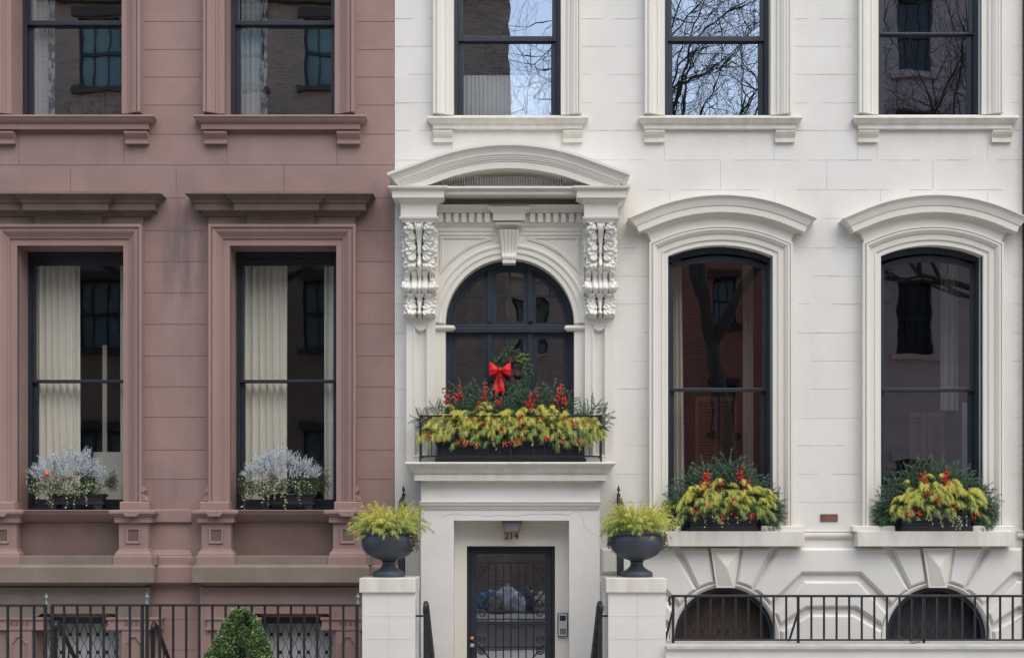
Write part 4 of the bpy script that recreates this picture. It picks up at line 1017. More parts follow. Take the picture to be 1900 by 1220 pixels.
q.tube([(p(1248), CY, rz1), (p(1243), CY, rz1-.01), (p(1241), CY, rz1-.04), (p(1244), CY, rz1-.075), (p(1241), CY, rz1-.082)], .010, 6); q.build('scroll_end', IRON, t, smooth=True)
for px in (1245, 1479):
    q = MB(); q.tube([(p(px+4), CY+.01, rz1-.12), (p(px-6), CY+.25, cz+.005)], .011, 5); q.build('brace', IRON, t)
wl = thing('low_wall', 'low white painted wall with a weathered coping under the black railing at the right', 'wall', (3.5, -1.2, -.45))
x0, x1 = X(1236, -1.42), X(1990, -1.42)
MB().box(x0, x1, -1.42, -1.0, -.45, cz-.012).build('wall', WHITE, wl); 
q = MB(); q.add([(x0, -1.45, cz-.025), (x1, -1.45, cz-.025), (x1, -1.45, cz), (x0, -1.45, cz), (x0, -1.30, cz+.008), (x1, -1.30, cz+.008), (x1, -.78, cz+.012), (x0, -.78, cz+.012), (x1, -.78, cz-.05), (x0, -.78, cz-.05)], [(0, 1, 2, 3), (3, 2, 5, 4), (4, 5, 6, 7), (7, 6, 8, 9), (0, 3, 4, 7, 9), (1, 8, 6, 5, 2), (0, 9, 8, 1)])
q.build('coping', CONC, wl)
tw = MB()
z = cz+.035
tw.tube([(p(1658), CY-.05, z+.05), (p(1675), CY-.05, z+.01), (p(1692), CY-.06, z-.01), (p(1705), CY-.05, z-.005)], .004, 4); tw.tube([(p(1680), CY-.07, z-.03), (p(1705), CY-.06, z-.012)], .005, 4); tw.tube([(p(1686), CY-.05, z-.005), (p(1697), CY-.08, z-.045)], .003, 4)
tag(tw.build('fallen_twig', TWIG), 'small brown twig caught at the foot of the low railing on the right', 'twig')

# stair handrails going down to the doors
def handrail(xpx, sg, label, y0=-1.32, y1=-.15, zt=Z(1119, -1.32), drop=.62, thick=.021, wallx=None):
    x = X(xpx, y0); t = thing('stair_handrail', label, 'handrail', (x, y0, -.4), 'black iron stair handrails')
    q = MB(); q.box(x-.016, x+.016, y0-.016, y0+.016, -.4, zt-.02); q.build('newel', IRON, t, bevel=.003)
    q = MB(); q.tube([(x-sg*.004, y0+.01, zt-.085), (x-sg*.0, y0-.015, zt-.055), (x+sg*.004, y0-.02, zt-.02), (x+sg*.004, y0+.02, zt+.004), (x+sg*.01, y0+.08, zt-.022), (x+sg*.012, y1, zt-drop)], [.019, .022, .023, .023, thick, thick], 8); q.build('rail', IRON, t, smooth=True)
    q = MB(); q.box(x-.014, x+.014, y1-.016, y1+.014, -.46, zt-drop); q.build('lower_post', IRON, t)
    for k in range(1, 5):
        f = k/5; y = y0+(y1-y0)*f; MB().box(x-.006+sg*.01, x+.006+sg*.01, y-.006, y+.006, -.35-.1*f, zt-drop*f-.02).build('baluster', IRON, t)
    if wallx is not None: q = MB(); q.box(min(x, wallx), max(x, wallx), y0-.008, y0+.008, Z(1143.5, y0), Z(1140, y0)); q.build('wall_bar', IRON, t)
handrail(789, 1, 'black handrail left of the entrance steps, tied to the left pier', wallx=X(769, -1.32))
handrail(1114, -1, 'black handrail right of the entrance steps, tied to the right pier', wallx=X(1132, -1.32))
handrail(103, 1, 'black handrail behind the iron gate at the far left', y0=-1.1, zt=Z(1155, -1.1), drop=.62)
handrail(284, 1, 'black handrail behind the long railing, just right of the gate', y0=-1.1, zt=Z(1157, -1.1), drop=.62)
# steps down between the piers
for k in range(3):
    tag(MB().box(-.85, .85, -1.4+k*.3, -1.4+(k+1)*.3+.02, -.452, -.12*(k+1)).build('stone_step', PAVE, bevel=.006), ('top', 'middle', 'lowest')[k]+' stone step leading down to the black door', 'step', 'steps down to the door')
# side screens of ironwork standing against the facade behind the urns
for sg, px in ((-1, 749), (1, 1147.5)):
    x = X(px, -.03); t = thing('iron_side_screen', 'black iron screen with rounded top against the wall behind the %s urn' % ('left' if sg < 0 else 'right'), 'iron screen', (x, -.4, 0), 'iron screens beside the entrance bay')
    zt = Z(922, -.05); q = MB(); q.box(x-.016, x+.016, -.06, -.03, -.4, zt+.03); q.lathe([(.018, 0), (.008, .01), (.006, .03), (.016, .036), (.018, .045), (.008, .055), (.012, .062), (.004, .075), (0, .10)], (x, -.045, zt+.03), 10); q.build('post', IRON, t)
    q = MB(); pts = [(x, -.05-.62*sin(a), zt-.18+.18*cos(a)) for a in [pi/2*i/12 for i in range(13)]]; q.tube(pts, .013, 6); q.box(x-.01, x+.01, -.68, -.05, .02, .045); q.box(x-.01, x+.01, -.68, -.05, zt-.24, zt-.22)
    q.add([(x+o, y, z) for o in (-.004, .004) for _, y, z in pts]+[(x+o, -.05, zt-.18) for o in (-.004, .004)], [tuple(range(13))+(26,), tuple(range(13, 26))+(27,)]); q.build('rounded_top', IRON, t)
    for k in range(9): y = -.12-.065*k; MB().box(x-.007, x+.007, y-.007, y+.007, .03, zt-.22).build('baluster', IRON, t)

# balcony railing
BY = -.40
p = lambda px: X(px, BY)
x0, x1 = p(780), p(1115); zb = Z(857, BY); zt = Z(771.5, BY)
t = thing('balcony_railing', 'thin black iron balcony railing around the planter above the door', 'railing', (X(946), -.3, zb))
for nm, z, r in (('top_rail', zt, .009), ('middle_rail', Z(796.5, BY), .006), ('bottom_rail', Z(846, BY), .007)):
    q = MB(); q.box(x0, x1, BY-r, BY+r, z-r, z+r); q.box(x0-r, x0+r, BY+r, -.1, z-r, z+r); q.box(x1-r, x1+r, BY+r, -.1, z-r, z+r); q.build(nm, IRON, t)
for x in (x0, x1, (x0+x1)/2): MB().box(x-.009, x+.009, BY-.009, BY+.009, zb, zt+.012).build('post', IRON, t)
nb = 16
for k in range(1, nb):
    x = x0+(x1-x0)*k/nb
    if abs(k-nb/2) > .1: MB().box(x-.004, x+.004, BY-.004, BY+.004, Z(846, BY), Z(796, BY)).build('baluster', IRON, t)
for sx in (x0, x1):
    for k in range(1, 3): y = BY+k*.1; MB().box(sx-.004, sx+.004, y-.004, y+.004, Z(846, BY), Z(796, BY)).build('baluster', IRON, t)
    s_ = 1 if sx < 0 else -1; q = MB(); q.tube([(sx+s_*(.01+.10*(1-cos(a))), BY, zt-.11+.1*sin(a)) for a in [pi/2*i/6 for i in range(7)]], .005, 5); q.build('corner_scroll', IRON, t)

# ------------------------------------------------------------------ foliage makers
R_ = random.Random(11)
def rnd(a, b): return R_.uniform(a, b)
def needle(mb, p, d, L, w, mi):
    s = d.cross(Vector((rnd(-1, 1), rnd(-1, 1), rnd(-1, 1)))); 
    if s.length < 1e-5: return
    s.normalize(); mb.mi = mi; e = p+d*L
    mb.add([p-s*w, p+s*w, e+s*w*.35, e-s*w*.35], [(0, 1, 2, 3)])
def twig_needles(mb, p, d, L, nl=.023, nw=.0021, step=.0016, mi=(0, 1, 1, 2), droop=0.0, tipw=1):
    """one needle-covered twig: a short bottle brush that bends a little"""
    d = d.normalized(); n = max(4, int(L/step)); q = Vector(p); ax = d.copy()
    for i in range(n):
        ax = (ax+Vector((0, 0, -droop/n))).normalized(); q = q+ax*(L/n); t = i/n
        s = ax.cross(Vector((rnd(-1, 1), rnd(-1, 1), rnd(-1, 1)))).normalized()
        nd = (s*1.0+ax*.75).normalized(); m = mi[-1] if (t > .8 and rnd(0, 1) < .5) else R_.choice(mi)
        needle(mb, q, nd, nl*(1-.45*t)*rnd(.8, 1.15), nw, m)
    return q, ax
def fir_bough(mb, p, d, L, side=5, droop=.15, **k):
    d = d.normalized(); p = Vector(p); q = p; lat = d.cross(Vector((0, -1, .15))).normalized()
    twig_needles(mb, p, d, L, droop=droop, **k)
    for i in range(side):
        t = .2+.62*i/side
        for sg in (-1, 1):
            b = p+d*L*t; dd = (d*.8+lat*sg*rnd(.6, .95)+Vector((0, rnd(-.25, .15), rnd(-.1, .1)))).normalized()
            twig_needles(mb, b, dd, L*(.62-.42*t)*rnd(.8, 1.1), droop=droop, **k)
def ribbon(mb, pts, w, mi):
    mb.mi = mi; vs = []; n = len(pts)
    for i, p in enumerate(pts):
        s = Vector((rnd(.6, 1), rnd(-.5, .5), 0)).normalized() if i == 0 else s0
        s0 = s; ww = w*(1-.6*i/(n-1)); vs += [p-s*ww, p+s*ww]
    mb.add(vs, [(2*i, 2*i+1, 2*i+3, 2*i+2) for i in range(n-1)])
def plume(mb, p, d, L, gold, thr=.06, nst=16, w=.0013, droop=2.2):
    """gold-thread cypress plume: an arching stem that sheds fine hanging threads"""
    q = Vector(p); ax = d.normalized(); pts = [q.copy()]; st = L/nst
    for i in range(nst):
        ax = (ax+Vector((0, 0, -droop/nst*(.3+i/nst)))).normalized(); q = q+ax*st; pts.append(q.copy())
        t = i/nst
        for k in range(5):
            dd = (ax*rnd(.3, 1)+Vector((rnd(-.7, .7), rnd(-.7, .3), rnd(-.5, .15)))).normalized()
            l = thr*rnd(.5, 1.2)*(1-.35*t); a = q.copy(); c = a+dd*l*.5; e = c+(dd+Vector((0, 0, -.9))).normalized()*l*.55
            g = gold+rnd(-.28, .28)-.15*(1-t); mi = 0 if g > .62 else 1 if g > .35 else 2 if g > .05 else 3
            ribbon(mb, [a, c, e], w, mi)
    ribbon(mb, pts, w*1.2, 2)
def leaf(mb, p, d, L, W, mi, fold=.2):
    d = d.normalized(); s = d.cross(Vector((rnd(-.4, .4), -1, rnd(-.4, .4)))).normalized(); u = s.cross(d); mb.mi = mi
    mb.add([p, p+d*L*.35+s*W+u*W*fold, p+d*L, p+d*L*.35-s*W+u*W*fold, p+d*L*.45], [(0, 1, 4), (1, 2, 4), (2, 3, 4), (3, 0, 4)])
def ivy_trail(mb, p, L, out=Vector((0, -1, 0)), mi=(0, 1, 1), n=None, size=.014, spread=.02):
    q = Vector(p); n = n or int(L/.009); ax = (out+Vector((rnd(-.4, .4), 0, .3))).normalized()
    for i in range(n):
        ax = (ax+Vector((rnd(-.12, .12), rnd(-.1, .1), -.30))).normalized(); q = q+ax*(L/n)
        a = Vector((rnd(-1, 1), rnd(-1.2, .1), rnd(-1, .6))); s_ = size*rnd(.6, 1.25); leaf(mb, q+Vector((rnd(-1, 1), rnd(-1, 0), rnd(-1, 1)))*spread*.5, a, s_*1.4, s_*.55, R_.choice(mi))
def berry_spray(mb, p, d, n, r=.0082, spread=.032, L=.11):
    d = d.normalized()
    for i in range(n):
        c = Vector(p)+d*rnd(0, L)+Vector((rnd(-1, 1), rnd(-1, .3), rnd(-1, 1)))*spread; mb.ball(c, r*rnd(.8, 1.2), 1, 6, 4)
def holly_leaves(mb, p, d, n, L=.14, spread=.05):
    for i in range(n):
        c = Vector(p)+d.normalized()*rnd(0, L)+Vector((rnd(-1, 1), rnd(-1, .5), rnd(-1, 1)))*spread; leaf(mb, c, Vector((rnd(-1, 1), rnd(-1, .3), rnd(-.6, 1))), rnd(.022, .034), rnd(.007, .011), R_.choice((0, 2, 2)))

def trough(name, label, x0, x1, y0, y1, z0, z1, feet=False, group=None, plain=False):
    t = thing(name, label, 'planter', ((x0+x1)/2, (y0+y1)/2, z0), group); q = MB()
    cx = (x0+x1)/2; cy = (y0+y1)/2
    if feet:
        zf = z0+.055; q.box(x0+.02, x1-.02, y0+.015, y1-.01, zf, z1); q.build('trough', BOXM, t, bevel=.004)
        q = MB(); q.box(x0, x1, y0, y1, zf-.002, zf+.02); q.build('base_trim', BOXM, t, bevel=.003); q = MB(); q.box(x0+.005, x1-.005, y0+.005, y1, z1-.02, z1+.004); q.build('rim', BOXM, t, bevel=.003)
        for xx, s_ in ((x0+.015, 1), (x1-.015, -1)):
            MB().prism([(xx, zf), (xx+s_*.09, zf), (xx+s_*.065, z0), (xx+s_*.01, z0)], y0+.01, y0+.05).build('foot', BOXM, t); MB().prism([(xx, zf), (xx+s_*.09, zf), (xx+s_*.065, z0), (xx+s_*.01, z0)], y1-.05, y1-.01).build('foot', BOXM, t)
    else:
        q.box(x0+.02, x1-.02, y0+.02, y1-.01, z0+.01, z1-.02); q.build('trough', BOXM, t, bevel=.004)
        q = MB(); q.box(x0, x1, y0, y1, z0, z0+.02); q.box(x0+.006, x1-.006, y0+.006, y1, z0+.021, z0+.04); q.build('base_trim', BOXM, t, bevel=.004)
        q = MB(); q.box(x0+.004, x1-.004, y0+.004, y1, z1-.035, z1); q.box(x0+.012, x1-.012, y0+.012, y1, z1-.05, z1-.036); q.build('rim', BOXM, t, bevel=.004)
    MB().box(x0+.03, x1-.03, y0+.03, y1-.02, z1-.02, z1+.002).build('soil', SOIL, t)
    return t

def christmas_mix(name, label, x0, x1, zt, yc, firs, cyp_band, cyp_n, sprays, low_sprays, trails, group=None, fanw=1.1):
    """firs behind, gold cypress in front, red berries, a little ivy"""
    t = thing(name, label, 'plant', ((x0+x1)/2, yc, zt), group); f = MB()
    for (fx, fz, ang, L) in firs:
        d = Vector((sin(radians(ang)), rnd(-.35, -.05), cos(radians(ang)))); fir_bough(f, (fx, yc+.03, fz), d, L*1.08, side=6)
    f.build('fir_sprigs', FIR, t, recalc=False)
    c = MB(); za, zb = cyp_band; W = x1-x0
    for i in range(cyp_n):
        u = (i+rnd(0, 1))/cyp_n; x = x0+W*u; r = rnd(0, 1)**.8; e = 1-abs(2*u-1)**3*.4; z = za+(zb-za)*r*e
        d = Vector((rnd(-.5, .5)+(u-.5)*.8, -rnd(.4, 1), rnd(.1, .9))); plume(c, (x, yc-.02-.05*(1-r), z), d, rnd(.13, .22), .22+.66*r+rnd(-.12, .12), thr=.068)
    c.build('cypress_fronds', GOLD, t, recalc=False)
    h = MB()
    for (sx, sz, dx, n) in sprays: holly_leaves(h, (sx, yc-.04, sz), Vector((dx, -.1, 1)), n*2)
    for (tx, tz, L) in trails: ivy_trail(h, (tx, yc-.13, tz), L)
    h.build('holly_and_ivy', IVY, t, recalc=False)
    for (sx, sz, dx, n) in sprays: b = MB(); berry_spray(b, (sx, yc-.11, sz), Vector((dx, -.2, 1)), int(n*1.5)); b.build('berry_spray', BERRY, t, smooth=True, recalc=False)
    for (sx, sz, n) in low_sprays: n = max(n, 6); b = MB(); berry_spray(b, (sx, yc-.20, sz), Vector((rnd(-.6, .6), 0, rnd(-.3, .3))), n, L=.06, spread=.022); b.build('berry_spray', BERRY, t, smooth=True, recalc=False)
    return t

# --- the two window boxes of the white house
by0, by1 = -.155, .03
for i, (b0, b1, f0, f1, lab) in enumerate(((1278, 1407, 1236, 1455, 'nearest the entrance'), (1671, 1806, 1623, 1857, 'at the far right'))):
    x0, x1 = X(b0, by0), X(b1, by0); z0 = Z(985, -.17); zt = Z(961, by0)+.0
    trough('window_box', 'black moulded window box on the sill of the arched window %s' % lab, x0, x1, by0, by1, z0, zt+.01, group='black window boxes on the white sills')
    o = (b0+b1)/2; yc = -.08; q = lambda px: X(px, -.15); zz = lambda py: Z(py, -.15); firs = []
    for k in range(17):
        u = k/16*2-1; L = .34+.20*(1-abs(u)**1.5)*rnd(.7, 1.1); firs.append(((x0+x1)/2+u*(x1-x0)*.46, zt+.02+.06*(1-abs(u)), u*78+rnd(-8, 8), L*(1 if abs(u) < .85 else .85)))
    for k in range(10): u = rnd(-1, 1); firs.append(((x0+x1)/2+u*(x1-x0)*.52, zt+rnd(0, .15), u*80+rnd(-15, 15), rnd(.2, .32)))
    for sg in (-1, 1):
        for k in range(4): firs.append(((x0+x1)/2+sg*(x1-x0)*.47, zt+.02, sg*rnd(75, 118), rnd(.2, .3)))
    w = (x1-x0); xm = (x0+x1)/2
    spr = [(xm-.16, zt+.33, -.1, 20), (xm-.22, zt+.22, .2, 14), (xm+.14, zt+.36, .15, 16), (xm+.20, zt+.26, .3, 12), (xm-.04, zt+.26, .2, 8)] if i == 0 else [(xm-.16, zt+.34, .1, 12), (xm+.06, zt+.34, .1, 20), (xm-.1, zt+.22, -.2, 10), (xm+.10, zt+.24, .2, 8)]
    low = [(xm-.27, zt+.06, 9), (xm-.02, zt+.02, 7), (xm+.05, zt+.12, 6), (xm+.1, zt+.2, 6), (xm+.27, zt+.05, 8), (xm-.15, zt+.1, 4)] if i == 0 else [(xm-.33, zt+.02, 12), (xm-.2, zt+.04, 12), (xm+.0, zt+.17, 5), (xm+.15, zt+.1, 5), (xm+.32, zt+.04, 6), (xm+.4, zt+.03, 4)]
    tr = [(xm+a, zt+.02, rnd(.07, .15)) for a in (-.12, -.09, .0, .03, .12, .16, .2, -.2, .25)]
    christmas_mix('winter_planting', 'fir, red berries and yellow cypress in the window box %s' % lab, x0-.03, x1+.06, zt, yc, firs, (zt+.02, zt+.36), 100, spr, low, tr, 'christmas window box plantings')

# --- the balcony planter
by0 = -.34; x0, x1 = X(807, by0), X(1088, by0); z0 = Z(856, -.38)
trough('balcony_planter', 'long black trough on the balcony slab above the door, behind the iron railing', x0, x1, by0, -.12, z0+.002, Z(818, by0))
zt = Z(818, by0); xm = (x0+x1)/2; firs = []
for u, L, a in ((-1.0, .30, -62), (-.98, .24, -80), (-.9, .3, -30), (-.95, .2, -100), (-.62, .46, -8), (-.52, .46, 12), (-.7, .3, -30), (-.4, .35, -5), (-.2, .26, 10), (-.05, .26, -6), (.02, .40, 8), (.09, .44, 14), (-.1, .2, -30), (.2, .36, 0), (.32, .34, 22), (.42, .42, -4), (.5, .46, 10), (.6, .40, 24), (.35, .3, -30), (.75, .3, 10), (.93, .36, 38), (1.0, .34, 58), (1.02, .26, 82), (.98, .25, 100)):
    firs.append((xm+u*(x1-x0)*.47, zt+.12, a, L))
for k in range(14): firs.append((xm+rnd(-1, 1)*(x1-x0)*.46, zt+rnd(.05, .15), rnd(-40, 40), rnd(.2, .3)))
spr = [(X(832), zt+.36, .1, 13), (X(856), zt+.4, .1, 9), (X(850), zt+.33, 0, 7), (X(902), zt+.43, .1, 9), (X(889), zt+.33, .4, 9), (X(925), zt+.34, 0, 12), (X(985), zt+.34, .1, 12), (X(980), zt+.28, 0, 8), (X(1037), zt+.40, .1, 12), (X(1045), zt+.34, .1, 11), (X(995), zt+.4, .1, 4), (X(1030), zt+.33, .1, 7)]
low = [(X(p_), Z(q_, -.4), n) for p_, q_, n in ((805, 815, 5), (818, 811, 3), (851, 818, 3), (872, 823, 4), (890, 823, 6), (955, 814, 9), (965, 818, 5), (935, 822, 5), (1007, 812, 9), (1035, 819, 4), (1078, 819, 8), (869, 782, 4), (887, 780, 2), (958, 777, 3), (927, 790, 4), (1000, 780, 4), (1055, 785, 4), (975, 792, 3), (1040, 780, 2))]
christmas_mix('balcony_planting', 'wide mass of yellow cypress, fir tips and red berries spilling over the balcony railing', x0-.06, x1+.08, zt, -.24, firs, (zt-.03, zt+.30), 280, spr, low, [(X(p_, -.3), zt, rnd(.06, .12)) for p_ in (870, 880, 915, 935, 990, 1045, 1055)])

# --- brownstone window planters
for i, (b0, b1, f0, f1, lab) in enumerate(((86, 192, 52, 226, 'left'), (482, 583, 446, 612, 'right'))):
    py0 = .0; x0, x1 = X(b0, py0), X(b1, py0); z0 = Z(945.3, -.15); zt = Z(916, py0); yc = .09
    trough('footed_planter', 'black footed planter on the sill of the %s brownstone parlour window' % lab, x0, x1, py0, .2, z0+.002, zt, True, 'footed planters on the brownstone sills')
    t = thing('frosted_planting', 'pale frosted foliage over trailing ivy in the %s brownstone window' % lab, 'plant', ((x0+x1)/2, yc, zt), 'frosted plantings on the brownstone sills')
    xm = X((f0+f1)/2-8, yc); f = MB()
    for k in range(420):
        u = rnd(-1, 1); v = rnd(0, 1); a = u*45+rnd(-32, 32); p_ = Vector((xm+u*.33, yc+rnd(-.08, .07), zt+.15+.23*(1-abs(u)**2.5)*v)); d = Vector((sin(radians(a)), rnd(-.45, .2), cos(radians(a))))
        twig_needles(f, p_, d, rnd(.07, .15)*(1-.15*abs(u))*(1+.22*sin(5*u+3*i)), nl=.013, nw=.0026, step=.0022, mi=(0, 0, 1, 2), droop=.1)
    f.build('frosted_sprigs', FROST, t, recalc=False)
    g = MB()
    for k in range(46+22*i):
        u = rnd(-1, 1); p_ = Vector((xm+u*.34, yc-.07, zt+rnd(.03, .19))); fir_bough(g, p_, Vector((u*.9+rnd(-.4, .4), -.8, rnd(-.5, .5))), rnd(.08, .15), side=3, nl=.014, nw=.002, step=.004, mi=(0, 0, 1), droop=.8)
    for k in range(8):
        p_ = Vector((xm+.34+rnd(-.03, .03), yc-.02, zt+rnd(.05, .16))); fir_bough(g, p_, Vector((1, -.3, rnd(-.1, .7))), rnd(.14, .20), side=4, nl=.014, nw=.0018, step=.003, mi=(0, 0, 1), droop=1.6)
    g.build('cedar_sprigs', OLIVE, t, recalc=False)
    h = MB()
    for k in range(34):
        u = rnd(-1, .72); ivy_trail(h, (xm+u*.34, yc-.10, zt+rnd(.04, .13)), rnd(.07, .20)*(1.25 if R_.random() < .3 else .8), mi=(0, 1, 1, 0, 2), size=.015)
    for k in range(420):
        u = rnd(-1, 1); leaf(h, Vector((xm+u*.37, yc-rnd(.06, .15), zt+rnd(.0, .15)*(1-.4*u*u))), Vector((rnd(-1, 1), rnd(-1, .1), rnd(-1, .8))), rnd(.016, .028), rnd(.005, .009), R_.choice((0, 0, 1, 2)))
    h.build('ivy', IVY, t, recalc=False)
    w_ = MB()
    for k in range(34): w_.ball((xm+rnd(-1, 1)*.40, yc-.13, zt+rnd(.06, .19)), .0055, 1, 5, 4)
    w_.build('white_berries', mat('white_berry', (.72, .72, .80), .4), t, smooth=True, recalc=False)
    if i == 0:
        b = MB(); b.ball((X(88, -.05), -.07, Z(879, -.05)), .028, .75, 12, 8); tag(b.build('orange_ornament', mat('orange_bauble', (.85, .10, .04), .35), smooth=True), 'small orange-red ball tucked in the left brownstone planter foliage', 'ornament')

# --- urn plantings
for i, (ux, lab) in enumerate(((ulx, 'left'), (urx, 'right'))):
    t = thing('urn_planting', 'feathery yellow-green cypress in the %s urn' % lab, 'plant', (ux, UY, UZ+.36), 'cypress plantings in the urns')
    c = MB(); zb_ = UZ+.36
    for k in range(300):
        a = rnd(0, 2*pi); r = rnd(0, 1)**.6; el = rnd(.55, 1.5)-.40*r; ox, oy = cos(a)*r*.15, sin(a)*r*.15
        d = Vector((cos(a)*cos(el), sin(a)*cos(el), sin(el)+.15)); L = rnd(.14, .27)*(1.05 if abs(cos(a)) > .6 else .95)*(1+.15*sin(3*a+2.1*i))
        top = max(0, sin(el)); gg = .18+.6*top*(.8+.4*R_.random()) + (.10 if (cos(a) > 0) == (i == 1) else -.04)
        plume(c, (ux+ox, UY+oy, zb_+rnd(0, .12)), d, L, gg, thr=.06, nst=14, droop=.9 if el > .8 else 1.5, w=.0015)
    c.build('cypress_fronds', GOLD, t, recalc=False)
    h = MB()
    for k in range(30):
        sg = rnd(-1, 1); a = rnd(-.2, .9) if i == 0 else (rnd(2.5, 3.6) if k % 2 else rnd(-.4, .6)); ivy_trail(h, (ux+cos(a)*.21, UY-sin(abs(a))*.12-.06, zb_+.04), rnd(.08, .20) if k < 22 else .05, out=Vector((cos(a)*1.4, -.3, .2)), mi=(2, 0, 1, 2), size=.012)
    h.build('trailing_ivy', [OLIVE[0], mat('variegated_leaf', (.45, .42, .36), .6), mat('bronze_leaf', (.10, .06, .045), .5)], t, recalc=False)

# --- topiary
ty = -1.85; tx = X(447, ty); t = thing('topiary_shrub', 'clipped conical green shrub on the pavement in front of the brownstone railing', 'shrub', (tx, ty, 0))
pot = MB(); pot.lathe([(0, 0), (.17, 0), (.18, .01), (.20, .2), (.215, .21), (.215, .235), (.195, .235), (.19, .2), (0, .2)], (tx, ty, 0), 32); pot.build('pot', URNM, t, smooth='auto')
MB().tube([(tx, ty, .2), (tx, ty, .85)], [.02, .008], 8).build('stem', BARK, t)
ztop = Z(1131, ty); b = MB()
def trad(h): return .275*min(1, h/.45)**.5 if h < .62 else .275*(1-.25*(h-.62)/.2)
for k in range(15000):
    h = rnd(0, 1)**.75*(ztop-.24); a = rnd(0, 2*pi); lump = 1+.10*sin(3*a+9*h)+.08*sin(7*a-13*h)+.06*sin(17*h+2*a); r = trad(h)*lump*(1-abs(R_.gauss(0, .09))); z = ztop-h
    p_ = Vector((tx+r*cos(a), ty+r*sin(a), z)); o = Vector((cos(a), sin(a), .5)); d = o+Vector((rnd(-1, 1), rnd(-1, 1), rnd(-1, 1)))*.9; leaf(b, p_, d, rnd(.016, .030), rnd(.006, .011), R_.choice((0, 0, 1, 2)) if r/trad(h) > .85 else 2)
for k in range(60):
    a = rnd(0, 2*pi); h = rnd(0, .6); r = trad(h); p_ = Vector((tx+r*cos(a), ty+r*sin(a), ztop-h)); 
    for m_ in range(10): leaf(b, p_+Vector((cos(a)*.3, sin(a)*.3, 1)).normalized()*.004*m_, Vector((rnd(-1, 1), rnd(-1, 1), rnd(0, 1))), .018, .006, 1)
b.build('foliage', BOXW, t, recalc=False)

# --- wreath with bow
wy = PY-.055; wx = X(949, wy); wz = Z(690, wy); t = thing('christmas_wreath', 'round green wreath with pine cones hung on the middle pane above the balcony', 'wreath', (wx, wy, wz-.2))
f = MB()
for k in range(150):
    a = 2*pi*k/150; r = .145+rnd(-.04, .04); c = Vector((wx+r*cos(a), wy+rnd(-.03, .02), wz+r*1.12*sin(a))); tg = Vector((-sin(a), rnd(-.8, -.1), cos(a)))*(-1)+Vector((cos(a), 0, sin(a)))*rnd(-.5, .9); tg.y = -abs(tg.y)*.5
    twig_needles(f, c, tg, rnd(.06, .10), nl=.020, nw=.0026, step=.0018, mi=(1, 2, 2, 0) if sin(a) < .6 or cos(a) < .1 else (1, 2, 3), droop=0)
f.build('fir_ring', FIR+[GOLD[1]], t, recalc=False)
for (px_, pz_) in ((947, 666), (961, 691), (930, 706)):
    cmb = MB(); c0 = Vector((X(px_, wy), wy-.055, Z(pz_, wy)))
    for k in range(90):
        a = k*2.4; h = k/90; r = .034*sin(pi*(.15+.8*h)); p_ = c0+Vector((r*cos(a), -.02+.03*h*-1, r*sin(a))); leaf(cmb, p_, Vector((cos(a), -.6, sin(a))), .014, .006, 0)
    cmb.ball(c0, .022, 1, 8, 6); cmb.build('pine_cone', CONE, t, recalc=False)
bx, bz, by = X(928, wy-.08), Z(687, wy-.08), wy-.085
bw = thing('red_bow', 'large red ribbon bow with long tails on the left of the wreath', 'bow', (bx, by, bz-.2))
for sg in (-1, 1):
    q = MB(); nu, nv = 16, 28; vs = []
    for iu in range(nu+1):
        u = iu/nu; w_ = .018+.048*sin(min(1, u*1.08)*pi/2)**1.2 if u < .93 else .066*(1-((u-.93)/.07)**2*.25); dp = .008+.028*sin(pi*min(1, u*.95))
        for iv in range(nv):
            an = 2*pi*iv/nv; pl_ = 1+.16*sin(7*an+2.5*u)*u; vs.append((bx+sg*(.008+.098*u), by-.004-dp*cos(an)*pl_, bz+.012*u+w_*sin(an)*pl_*(1.0 if sin(an) > 0 else 1.1)))
    f_ = [(a*nv+b_, a*nv+(b_+1) % nv, (a+1)*nv+(b_+1) % nv, (a+1)*nv+b_) for a in range(nu) for b_ in range(nv)]; f_.append(tuple(range(nu*nv, nu*nv+nv))); q.add(vs, f_); q.build('bow_loop', RED, bw, smooth=True)
    q = MB(); n = 14; vs = []
    for i in range(n+1):
        u = i/n; cxx = bx+sg*(.006+.028*u)+(-.020*u if True else 0); w_ = .014+.020*u; yy = by-.012+.012*sin(5*u+sg)
        for k in range(7): s_ = k/6*2-1; vs.append((cxx+w_*s_, yy-.010*cos(2.6*s_)*(1+.3*sin(6*u)), bz-.01-.215*u*(1 if sg > 0 else .93)-(.022*(1-abs(s_)) if i == n else 0)*-1))
    q.add(vs, [(a*7+b_, a*7+b_+1, (a+1)*7+b_+1, (a+1)*7+b_) for a in range(n) for b_ in range(6)]); q.build('ribbon_tail', RED, bw, smooth=True)
MB().ball((bx, by-.028, bz+.004), .021, 1.05, 12, 10).build('knot', RED, bw, smooth=True)

